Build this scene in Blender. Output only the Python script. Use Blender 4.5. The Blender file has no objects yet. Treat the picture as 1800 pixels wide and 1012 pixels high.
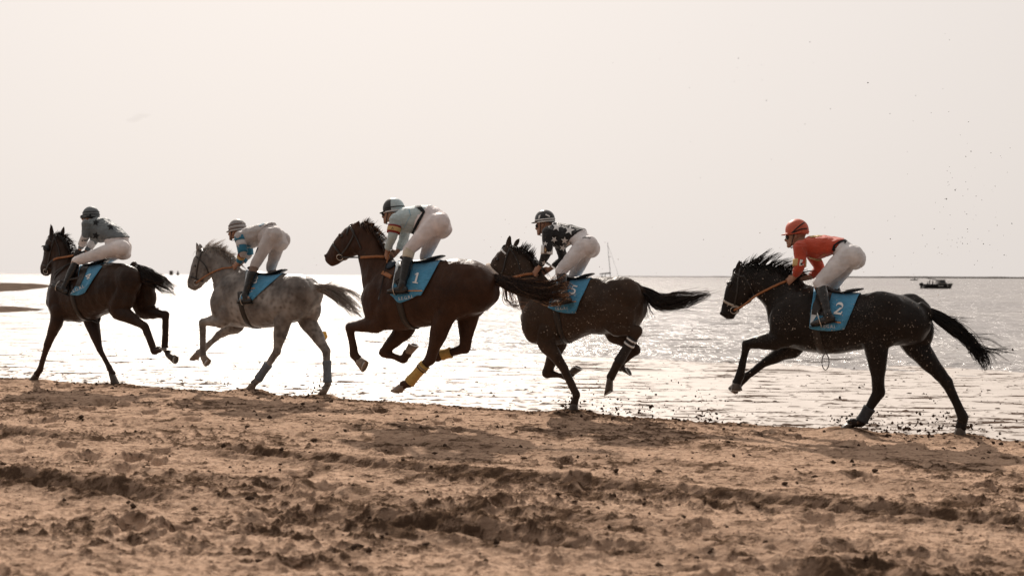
import bpy, bmesh, math, random
import numpy as np
from mathutils import Vector, Matrix, noise
from mathutils.bvhtree import BVHTree

random.seed(7)
rng = np.random.default_rng(11)
scene = bpy.context.scene
col = scene.collection
R = math.radians

# ------------------------------------------------------------------ camera
FPX, CX, CY = 2052.0, 900.0, 506.0           # focal length and centre in photo pixels (1800 wide)
CAM_H, PITCH, ROLL = 1.6, 0.01048, 0.0048
fwd = Vector((0, math.cos(PITCH), -math.sin(PITCH)))
up0 = Vector((0, math.sin(PITCH), math.cos(PITCH)))
rt0 = Vector((1, 0, 0))
rt = rt0 * math.cos(ROLL) + up0 * math.sin(ROLL)
up = up0 * math.cos(ROLL) - rt0 * math.sin(ROLL)
CAM = Vector((0, 0, CAM_H))
cam_d = bpy.data.cameras.new('camera')
cam = bpy.data.objects.new('camera', cam_d)
col.objects.link(cam)
m = Matrix.Identity(4)
for i in range(3):
    m[i][0], m[i][1], m[i][2], m[i][3] = rt[i], up[i], -fwd[i], CAM[i]
cam.matrix_world = m
cam_d.sensor_width = 36.0
cam_d.lens = FPX / 1800 * 36
cam_d.clip_start = 0.05
cam_d.clip_end = 30000
cam_d.dof.use_dof = True
cam_d.dof.focus_distance = 13.6
cam_d.dof.aperture_fstop = 2.0
scene.camera = cam

# ------------------------------------------------------------------ light
SUN_AZ, SUN_EL = R(-11), R(37)               # backlight: ahead of the camera, a little to the left
w = bpy.data.worlds.new('World')
scene.world = w
w.use_nodes = True
nt = w.node_tree
nt.nodes.clear()
wo = nt.nodes.new('ShaderNodeOutputWorld')
b1 = nt.nodes.new('ShaderNodeBackground')
sky = nt.nodes.new('ShaderNodeTexSky')
sky.sky_type = 'NISHITA'
sky.sun_disc = False
sky.sun_elevation = SUN_EL
sky.sun_rotation = SUN_AZ
sky.dust_density = 6.0
sky.air_density = 1.0
sky.ozone_density = 1.0
b1.inputs['Strength'].default_value = 0.05
nt.links.new(sky.outputs[0], b1.inputs['Color'])
b2 = nt.nodes.new('ShaderNodeBackground')     # the even veil of bright sea haze
b2.inputs['Color'].default_value = (0.93, 0.857, 0.806, 1)
# hazy air scatters most light forwards: brightest round the sun, falling off smoothly away from it
tcw = nt.nodes.new('ShaderNodeTexCoord')
dt = nt.nodes.new('ShaderNodeVectorMath'); dt.operation = 'DOT_PRODUCT'
dt.inputs[1].default_value = (math.sin(SUN_AZ) * math.cos(SUN_EL), math.cos(SUN_AZ) * math.cos(SUN_EL), math.sin(SUN_EL))
nt.links.new(tcw.outputs['Generated'], dt.inputs[0])
ma = nt.nodes.new('ShaderNodeMath'); ma.operation = 'MULTIPLY_ADD'; ma.inputs[1].default_value = 0.5; ma.inputs[2].default_value = 0.5
nt.links.new(dt.outputs['Value'], ma.inputs[0])
pw = nt.nodes.new('ShaderNodeMath'); pw.operation = 'POWER'; pw.inputs[1].default_value = 1.45
nt.links.new(ma.outputs[0], pw.inputs[0])
mv = nt.nodes.new('ShaderNodeMath'); mv.operation = 'MULTIPLY_ADD'; mv.inputs[1].default_value = 0.86; mv.inputs[2].default_value = 0.215
nt.links.new(pw.outputs[0], mv.inputs[0])
nt.links.new(mv.outputs[0], b2.inputs['Strength'])
mx = nt.nodes.new('ShaderNodeMixShader')
mx.inputs[0].default_value = 0.94
nt.links.new(b1.outputs[0], mx.inputs[1])
nt.links.new(b2.outputs[0], mx.inputs[2])
nt.links.new(mx.outputs[0], wo.inputs[0])

sd = bpy.data.lights.new('sun', 'SUN')
sd.energy = 5.0
sd.angle = R(1.2)
sd.color = (1.0, 0.9, 0.8)
sun = bpy.data.objects.new('sun', sd)
col.objects.link(sun)
sdir = Vector((math.sin(SUN_AZ) * math.cos(SUN_EL), math.cos(SUN_AZ) * math.cos(SUN_EL), math.sin(SUN_EL)))
sun.rotation_euler = sdir.to_track_quat('Z', 'Y').to_euler()

vs = scene.view_settings
vs.view_transform = 'Standard'
vs.look = 'None'
vs.exposure = 0.0
vs.gamma = 1.0
vs.use_curve_mapping = False
try:
    scene.cycles.use_denoising = True
    scene.cycles.max_bounces = 6
except Exception:
    pass


# ------------------------------------------------------------------ helpers: pixels to places
def ray(px, py):
    return (rt * ((px - CX) / FPX) - up * ((py - CY) / FPX) + fwd)


def ground_at(px, py, z=0.0):
    d = ray(px, py)
    t = (z - CAM_H) / d.z
    return CAM + d * t


def at_depth(px, py, Y):
    d = ray(px, py)
    return CAM + d * (Y / d.y)


class Frame:
    """A runner's own axes: x ahead, y to its left (the camera's side), z up; zoom pixels -> local points."""
    def __init__(s, cx, scale, theta, k, ox, oy):
        s.k, s.ox, s.oy, s.s = k, ox, oy, scale
        D = FPX / scale
        th = R(theta)
        p = at_depth(cx, 600, D)
        s.O = Vector((p.x, p.y, 0))
        s.F = Vector((-math.cos(th), math.sin(th), 0))
        s.N = Vector((-math.sin(th), -math.cos(th), 0))
        s.rz = math.atan2(s.F.y, s.F.x)
        s.M = Matrix.Translation(s.O) @ Matrix.Rotation(s.rz, 4, 'Z')
        s.Mi = s.M.inverted()
        s.cam = s.Mi @ CAM

    def dir(s, zx, zy):
        return (s.Mi.to_3x3() @ ray(zx / s.k + s.ox, zy / s.k + s.oy)).normalized()

    def L(s, zx, zy, lat=0.0):
        d = s.dir(zx, zy)
        return s.cam + d * ((lat - s.cam.y) / d.y)

    def m(s, zpx):                # zoom pixels -> metres
        return zpx / (s.k * s.s)

    def cast(s, zx, zy, bvh, lat=0.25):
        d = s.dir(zx, zy)
        h = bvh.ray_cast(s.cam, d)
        if h[0] is None:
            p = s.L(zx, zy, lat)
            n = bvh.find_nearest(p)
            return n[0], n[1]
        return h[0], (h[1] if h[1].dot(d) < 0 else -h[1])


# ------------------------------------------------------------------ helpers: objects
ROOT_OFF = {}


def tag(o, label=None, cat=None, group=None, kind=None):
    if label: o['label'] = label
    if cat: o['category'] = cat
    if group: o['group'] = group
    if kind: o['kind'] = kind
    return o


def root(name, fr, off, label, cat, group=None):
    o = bpy.data.objects.new(name, None)
    o.empty_display_size = 0.1
    col.objects.link(o)
    off = Vector(off)
    if fr is None:
        o.location = off
    else:
        o.matrix_world = fr.M @ Matrix.Translation(off)
        o.location = fr.M @ off
        o.rotation_euler = (0, 0, fr.rz)
    ROOT_OFF[o.name] = off
    return tag(o, label, cat, group)


def link(name, me, mat, parent, smooth=True):
    """link a mesh given in frame coordinates (or, without a frame root, in root-free coordinates)"""
    o = bpy.data.objects.new(name, me)
    col.objects.link(o)
    mats = mat if isinstance(mat, (list, tuple)) else [mat]
    me.materials.clear()
    for q in mats:
        me.materials.append(q)
    if smooth:
        me.polygons.foreach_set('use_smooth', [True] * len(me.polygons))
    if parent is not None:
        r = parent
        while r.parent is not None:
            r = r.parent
        off = ROOT_OFF.get(r.name, Vector((0, 0, 0)))
        me.transform(Matrix.Translation(-off))
        o.parent = parent
    me.update()
    return o


class MB:
    def __init__(s):
        s.v, s.f = [], []

    def add(s, V, F):
        b = len(s.v)
        s.v.extend([tuple(q) for q in V])
        s.f.extend([tuple(b + i for i in q) for q in F])
        return s

    def mesh(s, name='mesh'):
        me = bpy.data.meshes.new(name)
        me.from_pydata(s.v, [], s.f)
        me.update()
        return me

    def tube(s, P, R1, R2=None, sub=4, seg=14, A1=None, cap=0.6, ex=2.0, lat=(0, 1, 0)):
        V, F = tube_geo(P, R1, R2, sub, seg, A1, cap, ex, lat)
        return s.add(V, F)

    def ell(s, c, r, rot=None, seg=16, rings=10):
        V, F = [], []
        c = Vector(c)
        rot = rot or Matrix.Identity(3)
        for i in range(1, rings):
            a = math.pi * i / rings
            for j in range(seg):
                b = 2 * math.pi * j / seg
                V.append(c + rot @ Vector((r[0] * math.sin(a) * math.cos(b), r[1] * math.sin(a) * math.sin(b), r[2] * math.cos(a))))
        t = len(V); V.append(c + rot @ Vector((0, 0, r[2])))
        bt = len(V); V.append(c - rot @ Vector((0, 0, r[2])))
        for i in range(rings - 2):
            for j in range(seg):
                F.append((i * seg + j, (i + 1) * seg + j, (i + 1) * seg + (j + 1) % seg, i * seg + (j + 1) % seg))
        for j in range(seg):
            F.append((t, j, (j + 1) % seg))
            q = (rings - 2) * seg
            F.append((bt, q + (j + 1) % seg, q + j))
        return s.add(V, F)

    def box(s, c, h, rot=None):
        c = Vector(c)
        rot = rot or Matrix.Identity(3)
        V = [c + rot @ Vector((x * h[0], y * h[1], z * h[2])) for x in (-1, 1) for y in (-1, 1) for z in (-1, 1)]
        F = [(0, 1, 3, 2), (4, 6, 7, 5), (0, 4, 5, 1), (2, 3, 7, 6), (0, 2, 6, 4), (1, 5, 7, 3)]
        return s.add(V, F)


def catmull(A, sub):
    A = np.asarray(A, float)
    n = len(A)
    if n < 3 or sub <= 1:
        if n == 2 and sub > 1:
            t = np.linspace(0, 1, sub + 1)[:, None]
            return A[0] * (1 - t) + A[1] * t
        return A
    E = np.vstack([2 * A[0] - A[1], A, 2 * A[-1] - A[-2]])
    out = []
    for i in range(1, n):
        p0, p1, p2, p3 = E[i - 1], E[i], E[i + 1], E[i + 2]
        for k in range(sub):
            t = k / sub
            out.append(0.5 * (2 * p1 + (p2 - p0) * t + (2 * p0 - 5 * p1 + 4 * p2 - p3) * t * t + (3 * p1 - p0 - 3 * p2 + p3) * t ** 3))
    out.append(A[-1])
    return np.array(out)


def tube_geo(P, R1, R2=None, sub=4, seg=14, A1=None, cap=0.6, ex=2.0, lat=(0, 1, 0)):
    P = np.array([tuple(q) for q in P], float)
    n = len(P)
    R1 = np.full(n, R1, float) if np.isscalar(R1) else np.array(R1, float)
    R2 = R1.copy() if R2 is None else (np.full(n, R2, float) if np.isscalar(R2) else np.array(R2, float))
    Pi = catmull(P, sub)
    tt = np.linspace(0, n - 1, len(Pi))
    r1 = np.interp(tt, np.arange(n), R1)
    r2 = np.interp(tt, np.arange(n), R2)
    T = np.gradient(Pi, axis=0)
    T /= np.maximum(np.linalg.norm(T, axis=1, keepdims=True), 1e-9)
    if A1 is not None:
        A = np.array([tuple(q) for q in A1], float)
        A = np.array([np.interp(tt, np.arange(n), A[:, c]) for c in range(3)]).T
        A /= np.linalg.norm(A, axis=1, keepdims=True)
        B = np.tile(np.array(lat, float), (len(Pi), 1))
        B -= A * np.sum(A * B, axis=1, keepdims=True)
        B /= np.linalg.norm(B, axis=1, keepdims=True)
    else:
        B = np.tile(np.array(lat, float), (len(Pi), 1))
        B = B - T * np.sum(T * B, axis=1, keepdims=True)
        nb = np.linalg.norm(B, axis=1, keepdims=True)
        B = np.where(nb > 0.15, B / np.maximum(nb, 1e-6), np.array([[1.0, 0, 0]]))
        A = np.cross(T, B)
        A /= np.maximum(np.linalg.norm(A, axis=1, keepdims=True), 1e-9)
        B = np.cross(A, T)
    rings = []
    caps = [math.radians(a) for a in (75, 50, 25)]
    for a in caps:
        q = 0.5 * (r1[0] + r2[0])
        rings.append((Pi[0] - T[0] * q * cap * math.sin(a), r1[0] * math.cos(a), r2[0] * math.cos(a), A[0], B[0]))
    for i in range(len(Pi)):
        rings.append((Pi[i], r1[i], r2[i], A[i], B[i]))
    for a in caps[::-1]:
        q = 0.5 * (r1[-1] + r2[-1])
        rings.append((Pi[-1] + T[-1] * q * cap * math.sin(a), r1[-1] * math.cos(a), r2[-1] * math.cos(a), A[-1], B[-1]))
    ang = np.arange(seg) * 2 * math.pi / seg
    ca, sa = np.cos(ang), np.sin(ang)
    ca = np.sign(ca) * np.abs(ca) ** (2 / ex)
    sa = np.sign(sa) * np.abs(sa) ** (2 / ex)
    V = []
    for c, x1, x2, a, b in rings:
        V.append(c[None] + a[None] * (ca * x1)[:, None] + b[None] * (sa * x2)[:, None])
    V = np.vstack(V)
    F = []
    nr = len(rings)
    for i in range(nr - 1):
        for j in range(seg):
            k = (j + 1) % seg
            F.append((i * seg + j, i * seg + k, (i + 1) * seg + k, (i + 1) * seg + j))
    F.append(tuple(range(seg - 1, -1, -1)))
    F.append(tuple((nr - 1) * seg + j for j in range(seg)))
    return V, F


def remesh(mb, voxel, smooth=4, fac=0.5, wrinkle=None):
    me = mb.mesh('tmp')
    o = bpy.data.objects.new('tmp', me)
    col.objects.link(o)
    md = o.modifiers.new('r', 'REMESH')
    md.mode = 'VOXEL'
    md.voxel_size = voxel
    if smooth:
        sm = o.modifiers.new('s', 'SMOOTH')
        sm.factor = fac
        sm.iterations = smooth
    dg = bpy.context.evaluated_depsgraph_get()
    out = bpy.data.meshes.new_from_object(o.evaluated_get(dg))
    bpy.data.objects.remove(o)
    bpy.data.meshes.remove(me)
    out.materials.clear()
    if wrinkle:
        amp, sc, st = wrinkle
        out.update()
        nv = len(out.vertices)
        co = np.empty(nv * 3); no = np.empty(nv * 3)
        out.vertices.foreach_get('co', co)
        out.vertex_normals.foreach_get('vector', no)
        co = co.reshape(-1, 3); no = no.reshape(-1, 3)
        sd_ = random.random() * 50
        h = np.array([noise.noise(Vector((p[0] * sc * st[0] + sd_, p[1] * sc * st[1], p[2] * sc * st[2]))) +
                      0.5 * noise.noise(Vector((p[0] * sc * 2.3 * st[0], p[1] * sc * 2.3, p[2] * sc * 2.3 * st[2] + sd_))) for p in co])
        co = co + no * (h * amp)[:, None]
        out.vertices.foreach_set('co', co.ravel())
        out.update()
    return out


def bvh_of(me_or_obj, fr=None):
    me = me_or_obj.data if hasattr(me_or_obj, 'data') else me_or_obj
    off = Vector((0, 0, 0))
    if hasattr(me_or_obj, 'data'):
        r = me_or_obj
        while r.parent is not None:
            r = r.parent
        off = ROOT_OFF.get(r.name, off)
    return BVHTree.FromPolygons([v.co + off for v in me.vertices], [tuple(p.vertices) for p in me.polygons])


def ribbon(pts, nrm, width, thick):
    """flat strap of real thickness along pts; nrm points out of the surface below it"""
    V, F = [], []
    n = len(pts)
    wd = width if hasattr(width, '__len__') else [width] * n
    for i in range(n):
        t = (pts[min(i + 1, n - 1)] - pts[max(i - 1, 0)])
        t.normalize()
        nn = nrm[i] - t * nrm[i].dot(t)
        nn.normalize()
        b = t.cross(nn)
        for q, h in ((-1, 0), (1, 0), (1, 1), (-1, 1)):
            V.append(pts[i] + b * (q * wd[i] / 2) + nn * (h * thick))
    for i in range(n - 1):
        for j in range(4):
            k = (j + 1) % 4
            F.append((i * 4 + j, (i + 1) * 4 + j, (i + 1) * 4 + k, i * 4 + k))
    F.append((0, 1, 2, 3))
    F.append((4 * n - 4, 4 * n - 1, 4 * n - 2, 4 * n - 3))
    return MB().add(V, F)


def strands(curves, r0, r1):
    """(n, m, 3) curves to thin three-sided tapering hairs"""
    C = np.asarray(curves, float)
    n, mm, _ = C.shape
    T = np.gradient(C, axis=1)
    T /= np.maximum(np.linalg.norm(T, axis=2, keepdims=True), 1e-9)
    ref = np.array([0.3, 0.9, 0.31])
    A = np.cross(T, ref)
    A /= np.maximum(np.linalg.norm(A, axis=2, keepdims=True), 1e-9)
    B = np.cross(T, A)
    rad = (r0 + (r1 - r0) * np.linspace(0, 1, mm) ** 1.5)[None, :, None]
    V = np.stack([C + rad * (A * math.cos(q) + B * math.sin(q)) for q in (0, 2.094, 4.189)], axis=2).reshape(-1, 3)
    i, j, k = np.meshgrid(np.arange(n), np.arange(mm - 1), np.arange(3), indexing='ij')
    a = (i * mm + j) * 3
    F = np.stack([a + k, a + (k + 1) % 3, a + 3 + (k + 1) % 3, a + 3 + k], axis=-1).reshape(-1, 4)
    me = bpy.data.meshes.new('hair')
    me.from_pydata(V.tolist(), [], F.tolist())
    me.update()
    return me


def star_poly(cx, cy, r, rot=0, inner=0.42):
    return [(cx + (r if i % 2 == 0 else r * inner) * math.sin(R(rot) + i * math.pi / 5),
             cy - (r if i % 2 == 0 else r * inner) * math.cos(R(rot) + i * math.pi / 5)) for i in range(10)]


def rect_poly(cx, cy, wd, ht, rot=0):
    c, s = math.cos(R(rot)), math.sin(R(rot))
    return [(cx + x * c - y * s, cy + x * s + y * c) for x, y in ((-wd / 2, -ht / 2), (wd / 2, -ht / 2), (wd / 2, ht / 2), (-wd / 2, ht / 2))]


def text_polys(txt, cx, cy, ht, rot=0, shear=0.0, wfac=1.0):
    """lettering as flat polygons in zoom pixels"""
    cu = bpy.data.curves.new('t', 'FONT')
    cu.body = txt
    cu.align_x = 'CENTER'
    cu.size = 1.0
    cu.shear = shear
    cu.resolution_u = 3
    cu.fill_mode = 'FRONT'
    o = bpy.data.objects.new('t', cu)
    col.objects.link(o)
    me = bpy.data.meshes.new_from_object(o.evaluated_get(bpy.context.evaluated_depsgraph_get()))
    bpy.data.objects.remove(o)
    bpy.data.curves.remove(cu)
    c, s = math.cos(R(rot)), math.sin(R(rot))
    k = ht / 0.73
    P = []
    for p in me.polygons:
        q = []
        for vi in p.vertices:
            v = me.vertices[vi].co
            x, y = v.x * k * wfac, -(v.y - 0.36) * k
            q.append((cx + x * c - y * s, cy + x * s + y * c))
        P.append(q)
    bpy.data.meshes.remove(me)
    return P


def decal(name, fr, polys, bvh, mat, parent, off=0.004, edge=7.0, lat=0.25):
    bm = bmesh.new()
    for q in polys:
        try:
            bm.faces.new([bm.verts.new((x, y, 0)) for x, y in q])
        except ValueError:
            pass
    bmesh.ops.remove_doubles(bm, verts=bm.verts, dist=0.01)
    bmesh.ops.triangulate(bm, faces=bm.faces)
    for _ in range(4):
        lg = [e for e in bm.edges if e.calc_length() > edge]
        if not lg:
            break
        bmesh.ops.subdivide_edges(bm, edges=lg, cuts=1)
        bmesh.ops.triangulate(bm, faces=bm.faces)
    for v in bm.verts:
        p, n = fr.cast(v.co.x, v.co.y, bvh, lat)
        d = fr.dir(v.co.x, v.co.y)
        v.co = p + n * (off * 0.5) - d * off
    me = bpy.data.meshes.new(name)
    bm.to_mesh(me)
    bm.free()
    return link(name, me, mat, parent)


# ------------------------------------------------------------------ helpers: materials
def nodes(name):
    mt = bpy.data.materials.new(name)
    mt.use_nodes = True
    t = mt.node_tree
    return mt, t, t.nodes['Principled BSDF']


def tex_noise(t, scale, detail=4, rough=0.55, vec=None, mapscale=None, coord='Object'):
    tc = t.nodes.new('ShaderNodeTexCoord')
    n = t.nodes.new('ShaderNodeTexNoise')
    n.inputs['Scale'].default_value = scale
    n.inputs['Detail'].default_value = detail
    n.inputs['Roughness'].default_value = rough
    if mapscale or vec:
        mp = t.nodes.new('ShaderNodeMapping')
        mp.inputs['Scale'].default_value = mapscale or (1, 1, 1)
        if vec:
            mp.inputs['Rotation'].default_value = vec
        t.links.new(tc.outputs[coord], mp.inputs[0])
        t.links.new(mp.outputs[0], n.inputs['Vector'])
    else:
        t.links.new(tc.outputs[coord], n.inputs['Vector'])
    return n


def ramp(t, src, stops):
    r = t.nodes.new('ShaderNodeValToRGB')
    e = r.color_ramp.elements
    while len(e) < len(stops):
        e.new(0.5)
    for q, (p, c) in zip(e, stops):
        q.position = p
        q.color = (c[0], c[1], c[2], 1) if hasattr(c, '__len__') else (c, c, c, 1)
    t.links.new(src, r.inputs[0])
    return r


def bump(t, bsdf, src, strength, dist, prev=None):
    b = t.nodes.new('ShaderNodeBump')
    b.inputs['Strength'].default_value = strength
    b.inputs['Distance'].default_value = dist
    t.links.new(src, b.inputs['Height'])
    if prev is not None:
        t.links.new(prev.outputs[0], b.inputs['Normal'])
    t.links.new(b.outputs[0], bsdf.inputs['Normal'])
    return b


def mixc(t, fac, a, b):
    x = t.nodes.new('ShaderNodeMix')
    x.data_type = 'RGBA'
    for sock, v in ((x.inputs[0], fac), (x.inputs[6], a), (x.inputs[7], b)):
        if hasattr(v, 'is_linked') or isinstance(v, bpy.types.NodeSocket):
            t.links.new(v, sock)
        elif hasattr(v, '__len__'):
            sock.default_value = (v[0], v[1], v[2], 1)
        else:
            sock.default_value = v
    return x.outputs[2]


def simple(name, c, rough=0.6, spec=0.4, var=0.12, nscale=30, bstr=0.0, bscale=200, bdist=0.002, sheen=0, metal=0):
    mt, t, b = nodes(name)
    n = tex_noise(t, nscale, 4)
    lo = tuple(max(0, q * (1 - var)) for q in c)
    hi = tuple(min(1, q * (1 + var)) for q in c)
    r = ramp(t, n.outputs[0], [(0.3, lo), (0.7, hi)])
    t.links.new(r.outputs[0], b.inputs['Base Color'])
    b.inputs['Roughness'].default_value = rough
    b.inputs['Specular IOR Level'].default_value = spec
    b.inputs['Metallic'].default_value = metal
    if sheen:
        b.inputs['Sheen Weight'].default_value = sheen
        b.inputs['Sheen Roughness'].default_value = 0.4
    if bstr:
        n2 = tex_noise(t, bscale, 3)
        bump(t, b, n2.outputs[0], bstr, bdist)
    return mt


def coat_mat(name, c1, c2, rough=0.42, dapple=None, specks=0.0, spec=0.2):
    """a short shiny horse coat: patchy colour, fine hair grain, optional dapples and mud specks"""
    mt, t, b = nodes(name)
    n = tex_noise(t, 5, 5, 0.6)
    r = ramp(t, n.outputs[0], [(0.32, c1), (0.68, c2)])
    cc = r.outputs[0]
    if dapple:
        tc = t.nodes.new('ShaderNodeTexCoord')
        v = t.nodes.new('ShaderNodeTexVoronoi')
        v.inputs['Scale'].default_value = 17
        v.feature = 'SMOOTH_F1'
        t.links.new(tc.outputs['Object'], v.inputs['Vector'])
        vr = ramp(t, v.outputs['Distance'], [(0.1, 0.0), (0.55, 1.0)])
        n3 = tex_noise(t, 2.6, 3)
        n3r = ramp(t, n3.outputs[0], [(0.42, 0.1), (0.62, 0.9)])
        ml = t.nodes.new('ShaderNodeMath'); ml.operation = 'MULTIPLY'
        t.links.new(vr.outputs[0], ml.inputs[0]); t.links.new(n3r.outputs[0], ml.inputs[1])
        cc = mixc(t, ml.outputs[0], cc, dapple)
    if specks:
        tc = t.nodes.new('ShaderNodeTexCoord')
        v = t.nodes.new('ShaderNodeTexVoronoi')
        v.inputs['Scale'].default_value = 75
        t.links.new(tc.outputs['Object'], v.inputs['Vector'])
        cut = ramp(t, v.outputs['Distance'], [(0.08, 1.0), (0.2, 0.0)])
        n4 = tex_noise(t, 3.2, 3)
        n4r = ramp(t, n4.outputs[0], [(0.45, 0.0), (0.6, specks)])
        ml = t.nodes.new('ShaderNodeMath'); ml.operation = 'MULTIPLY'
        t.links.new(cut.outputs[0], ml.inputs[0]); t.links.new(n4r.outputs[0], ml.inputs[1])
        cc = mixc(t, ml.outputs[0], cc, (0.42, 0.36, 0.31))
    t.links.new(cc, b.inputs['Base Color'])
    rr = ramp(t, n.outputs[0], [(0.3, rough - 0.08), (0.7, rough + 0.12)])
    t.links.new(rr.outputs[0], b.inputs['Roughness'])
    b.inputs['Specular IOR Level'].default_value = spec
    b.inputs['Sheen Weight'].default_value = 0.02
    b.inputs['Sheen Roughness'].default_value = 0.35
    h1 = tex_noise(t, 160, 2, 0.6, mapscale=(0.35, 1, 1))
    h2 = tex_noise(t, 7, 4, 0.55, mapscale=(1.2, 1, .7))
    bp = bump(t, b, h2.outputs[0], 0.75, 0.035)
    bump(t, b, h1.outputs[0], 0.25, 0.003, bp)
    return mt

# ================================================================== the setting
EDGE = Vector((5.04, 11.5, 0))                 # a point on the line where dry sand meets the wet flat
TH = R(26.6)
EF = Vector((-math.cos(TH), math.sin(TH), 0))  # the way the runners go
EN = Vector((-math.sin(TH), -math.cos(TH), 0)) # from the edge towards the camera


def perlin(x, y, seed=0):
    r_ = np.random.default_rng(seed)
    perm = r_.permutation(512)
    perm = np.concatenate([perm, perm])
    ga = r_.random(512) * 2 * np.pi
    xi, yi = np.floor(x).astype(int), np.floor(y).astype(int)
    xf, yf = x - xi, y - yi
    u, v = xf ** 3 * (xf * (xf * 6 - 15) + 10), yf ** 3 * (yf * (yf * 6 - 15) + 10)

    def g(ix, iy, dx, dy):
        a = ga[perm[(perm[ix & 511] + iy) & 511]]
        return np.cos(a) * dx + np.sin(a) * dy
    a = g(xi, yi, xf, yf); b = g(xi + 1, yi, xf - 1, yf)
    c = g(xi, yi + 1, xf, yf - 1); d = g(xi + 1, yi + 1, xf - 1, yf - 1)
    return (a + u * (b - a)) * (1 - v) + (c + u * (d - c)) * v


def fbm(x, y, seed=0, octv=4, gain=0.5):
    s, a = 0, 1.0
    for i in range(octv):
        s = s + a * perlin(x * 2 ** i, y * 2 ** i, seed + i)
        a *= gain
    return s


def sstep(x, a, b):
    t = np.clip((x - a) / (b - a), 0, 1)
    return t * t * (3 - 2 * t)


CONTACTS = []                                  # (x, y, z) where hooves stand; filled before the sand is made


def sand_height(X, Y):
    u = (X - EDGE.x) * EF.x + (Y - EDGE.y) * EF.y
    wv = (X - EDGE.x) * EN.x + (Y - EDGE.y) * EN.y
    near = sstep(wv, 1.0, 6.0)
    we = wv + 0.10 * fbm(u * 0.8, wv * 0.8, 3, 4) + 0.05 * fbm(u * 4, wv * 4, 5, 3)
    z = -0.11 * (1 - sstep(we, -0.35, 0.12)) + 0.03 * sstep(wv, 0.4, 3)
    wob = 0.06 * perlin(u * 0.5, wv * 0.0 + 3.3, 9)
    damp_shade = np.zeros_like(z)  # dark tone: moist churned sand, with the relief's shade painted in as colour
    # broad swells and streaky ridges along the track
    z += 0.018 * (0.1 + near) * fbm(u * 0.55, wv * 1.1, 21, 3)
    ri = fbm(u * 1.3, wv * 3.2, 33, 4, 0.55)
    z += 0.013 * (0.15 + near) * ri
    # clumps thrown up by hooves and wheels
    patch = sstep(fbm(u * 0.45, wv * 0.9, 41, 3), -0.15, 0.35)
    cl = fbm(u * 3.4, wv * 7.0, 51, 4, 0.5)
    clump = np.maximum(0, cl - 0.10)
    z += clump * (0.012 + 0.018 * near) * (0.25 + patch) + 0.009 * (.3 + near) * fbm(u * 3.0, wv * 15, 57, 3, .5)
    pit = np.maximum(0, fbm(u * 2.6, wv * 3.4, 61, 3, 0.5) - 0.22)
    z -= pit * 0.07 * near * (0.3 + patch)
    big = np.maximum(0, fbm(u * 1.3, wv * 3.0, 71, 4, 0.5) - 0.14)
    z += big * 0.07 * sstep(wv, 4.2, 7.0)
    z += 0.005 * (0.4 + near) * fbm(u * 12, wv * 24, 81, 3, 0.5)
    damp_shade += 0.55 * sstep(clump * (0.3 + patch), 0.05, 0.22) + 0.5 * sstep(pit, 0.05, 0.2)  # clumps and pits darkened in colour, for shade as well as moisture
    crumb = np.maximum(0, fbm(u * 8.0, wv * 18, 121, 4, 0.6) - 0.06)
    z += crumb * (0.024 + 0.012 * near) * (0.45 + patch)
    damp_shade += 0.7 * sstep(crumb * (0.4 + patch), 0.14, 0.36)
    fine = np.maximum(0, fbm(u * 11, wv * 30, 131, 3, 0.6) - 0.05)
    z += fine * (0.018 + 0.009 * near)
    damp_shade += 0.45 * sstep(fine, 0.2, 0.45)
    # wheel ruts with a lugged tread, one vehicle passing twice
    for w0, dep, wid, sgn, amp in ((4.52, 0.055, 0.15, 1, 1.0), (6.36, 0.075, 0.17, 1, 1.2), (5.75, 0.05, 0.15, -1, 0.5), (3.3, 0.03, 0.13, -1, 0.45), (2.3, 0.03, 0.2, 1, 0.25)):
        d = wv - w0 - wob * 0.8
        broke = sstep(perlin(u * 0.42 + w0 * 9, wv * 0 + w0, 91), -0.55, -0.1)
        inside = np.exp(-(d / wid) ** 4)
        z -= dep * amp * inside * broke
        z += 0.040 * amp * broke * np.exp(-((np.abs(d) - wid * 1.4) / 0.08) ** 2) * (1 + 0.6 * fbm(u * 5, wv * 5, 95, 3))
        lug = np.sin(2 * np.pi * (u + sgn * np.abs(d) * 0.8) / 0.17)
        z += 0.030 * amp * inside * broke * sstep(lug, -0.3, 0.5)
        damp_shade += 0.55 * amp * broke * np.exp(-(d / (wid * 1.8)) ** 4)  # ruts and berms darkened in colour: turned-up moist sand plus painted shade
    # a trampled strip close to the water's edge
    tr = np.exp(-((wv - 0.45) / 0.55) ** 2)
    z += 0.022 * tr * fbm(u * 5.5, wv * 6, 101, 4, 0.6)
    damp_shade += 0.85 * np.exp(-((wv - 0.08) / 0.32) ** 2) * (0.6 + 0.9 * fbm(u * 0.9, wv * 3, 103, 3))
    # scattered hoof prints with a pushed-up rim
    rr = np.random.default_rng(5)
    for _ in range(150):
        pu, pw = rr.uniform(-4, 17), rr.uniform(0.5, 9)
        r0 = rr.uniform(0.06, 0.12)
        sel = (np.abs(u - pu) < 0.5) & (np.abs(wv - pw) < 0.5)
        if not sel.any():
            continue
        q = np.hypot((u[sel] - pu) * 0.8, wv[sel] - pw)
        z[sel] += -0.045 * np.exp(-(q / r0) ** 4) + 0.03 * np.exp(-((q - r0 * 1.5) / (r0 * 0.5)) ** 2) * (u[sel] > pu - 0.02)
    # firm footing exactly under each standing hoof
    for cx, cy, cz in CONTACTS:
        q = np.hypot(X - cx, Y - cy)
        k = np.exp(-(q / 0.22) ** 2)
        z += (cz + 0.014 - z) * k
    return z, damp_shade, wv


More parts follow.
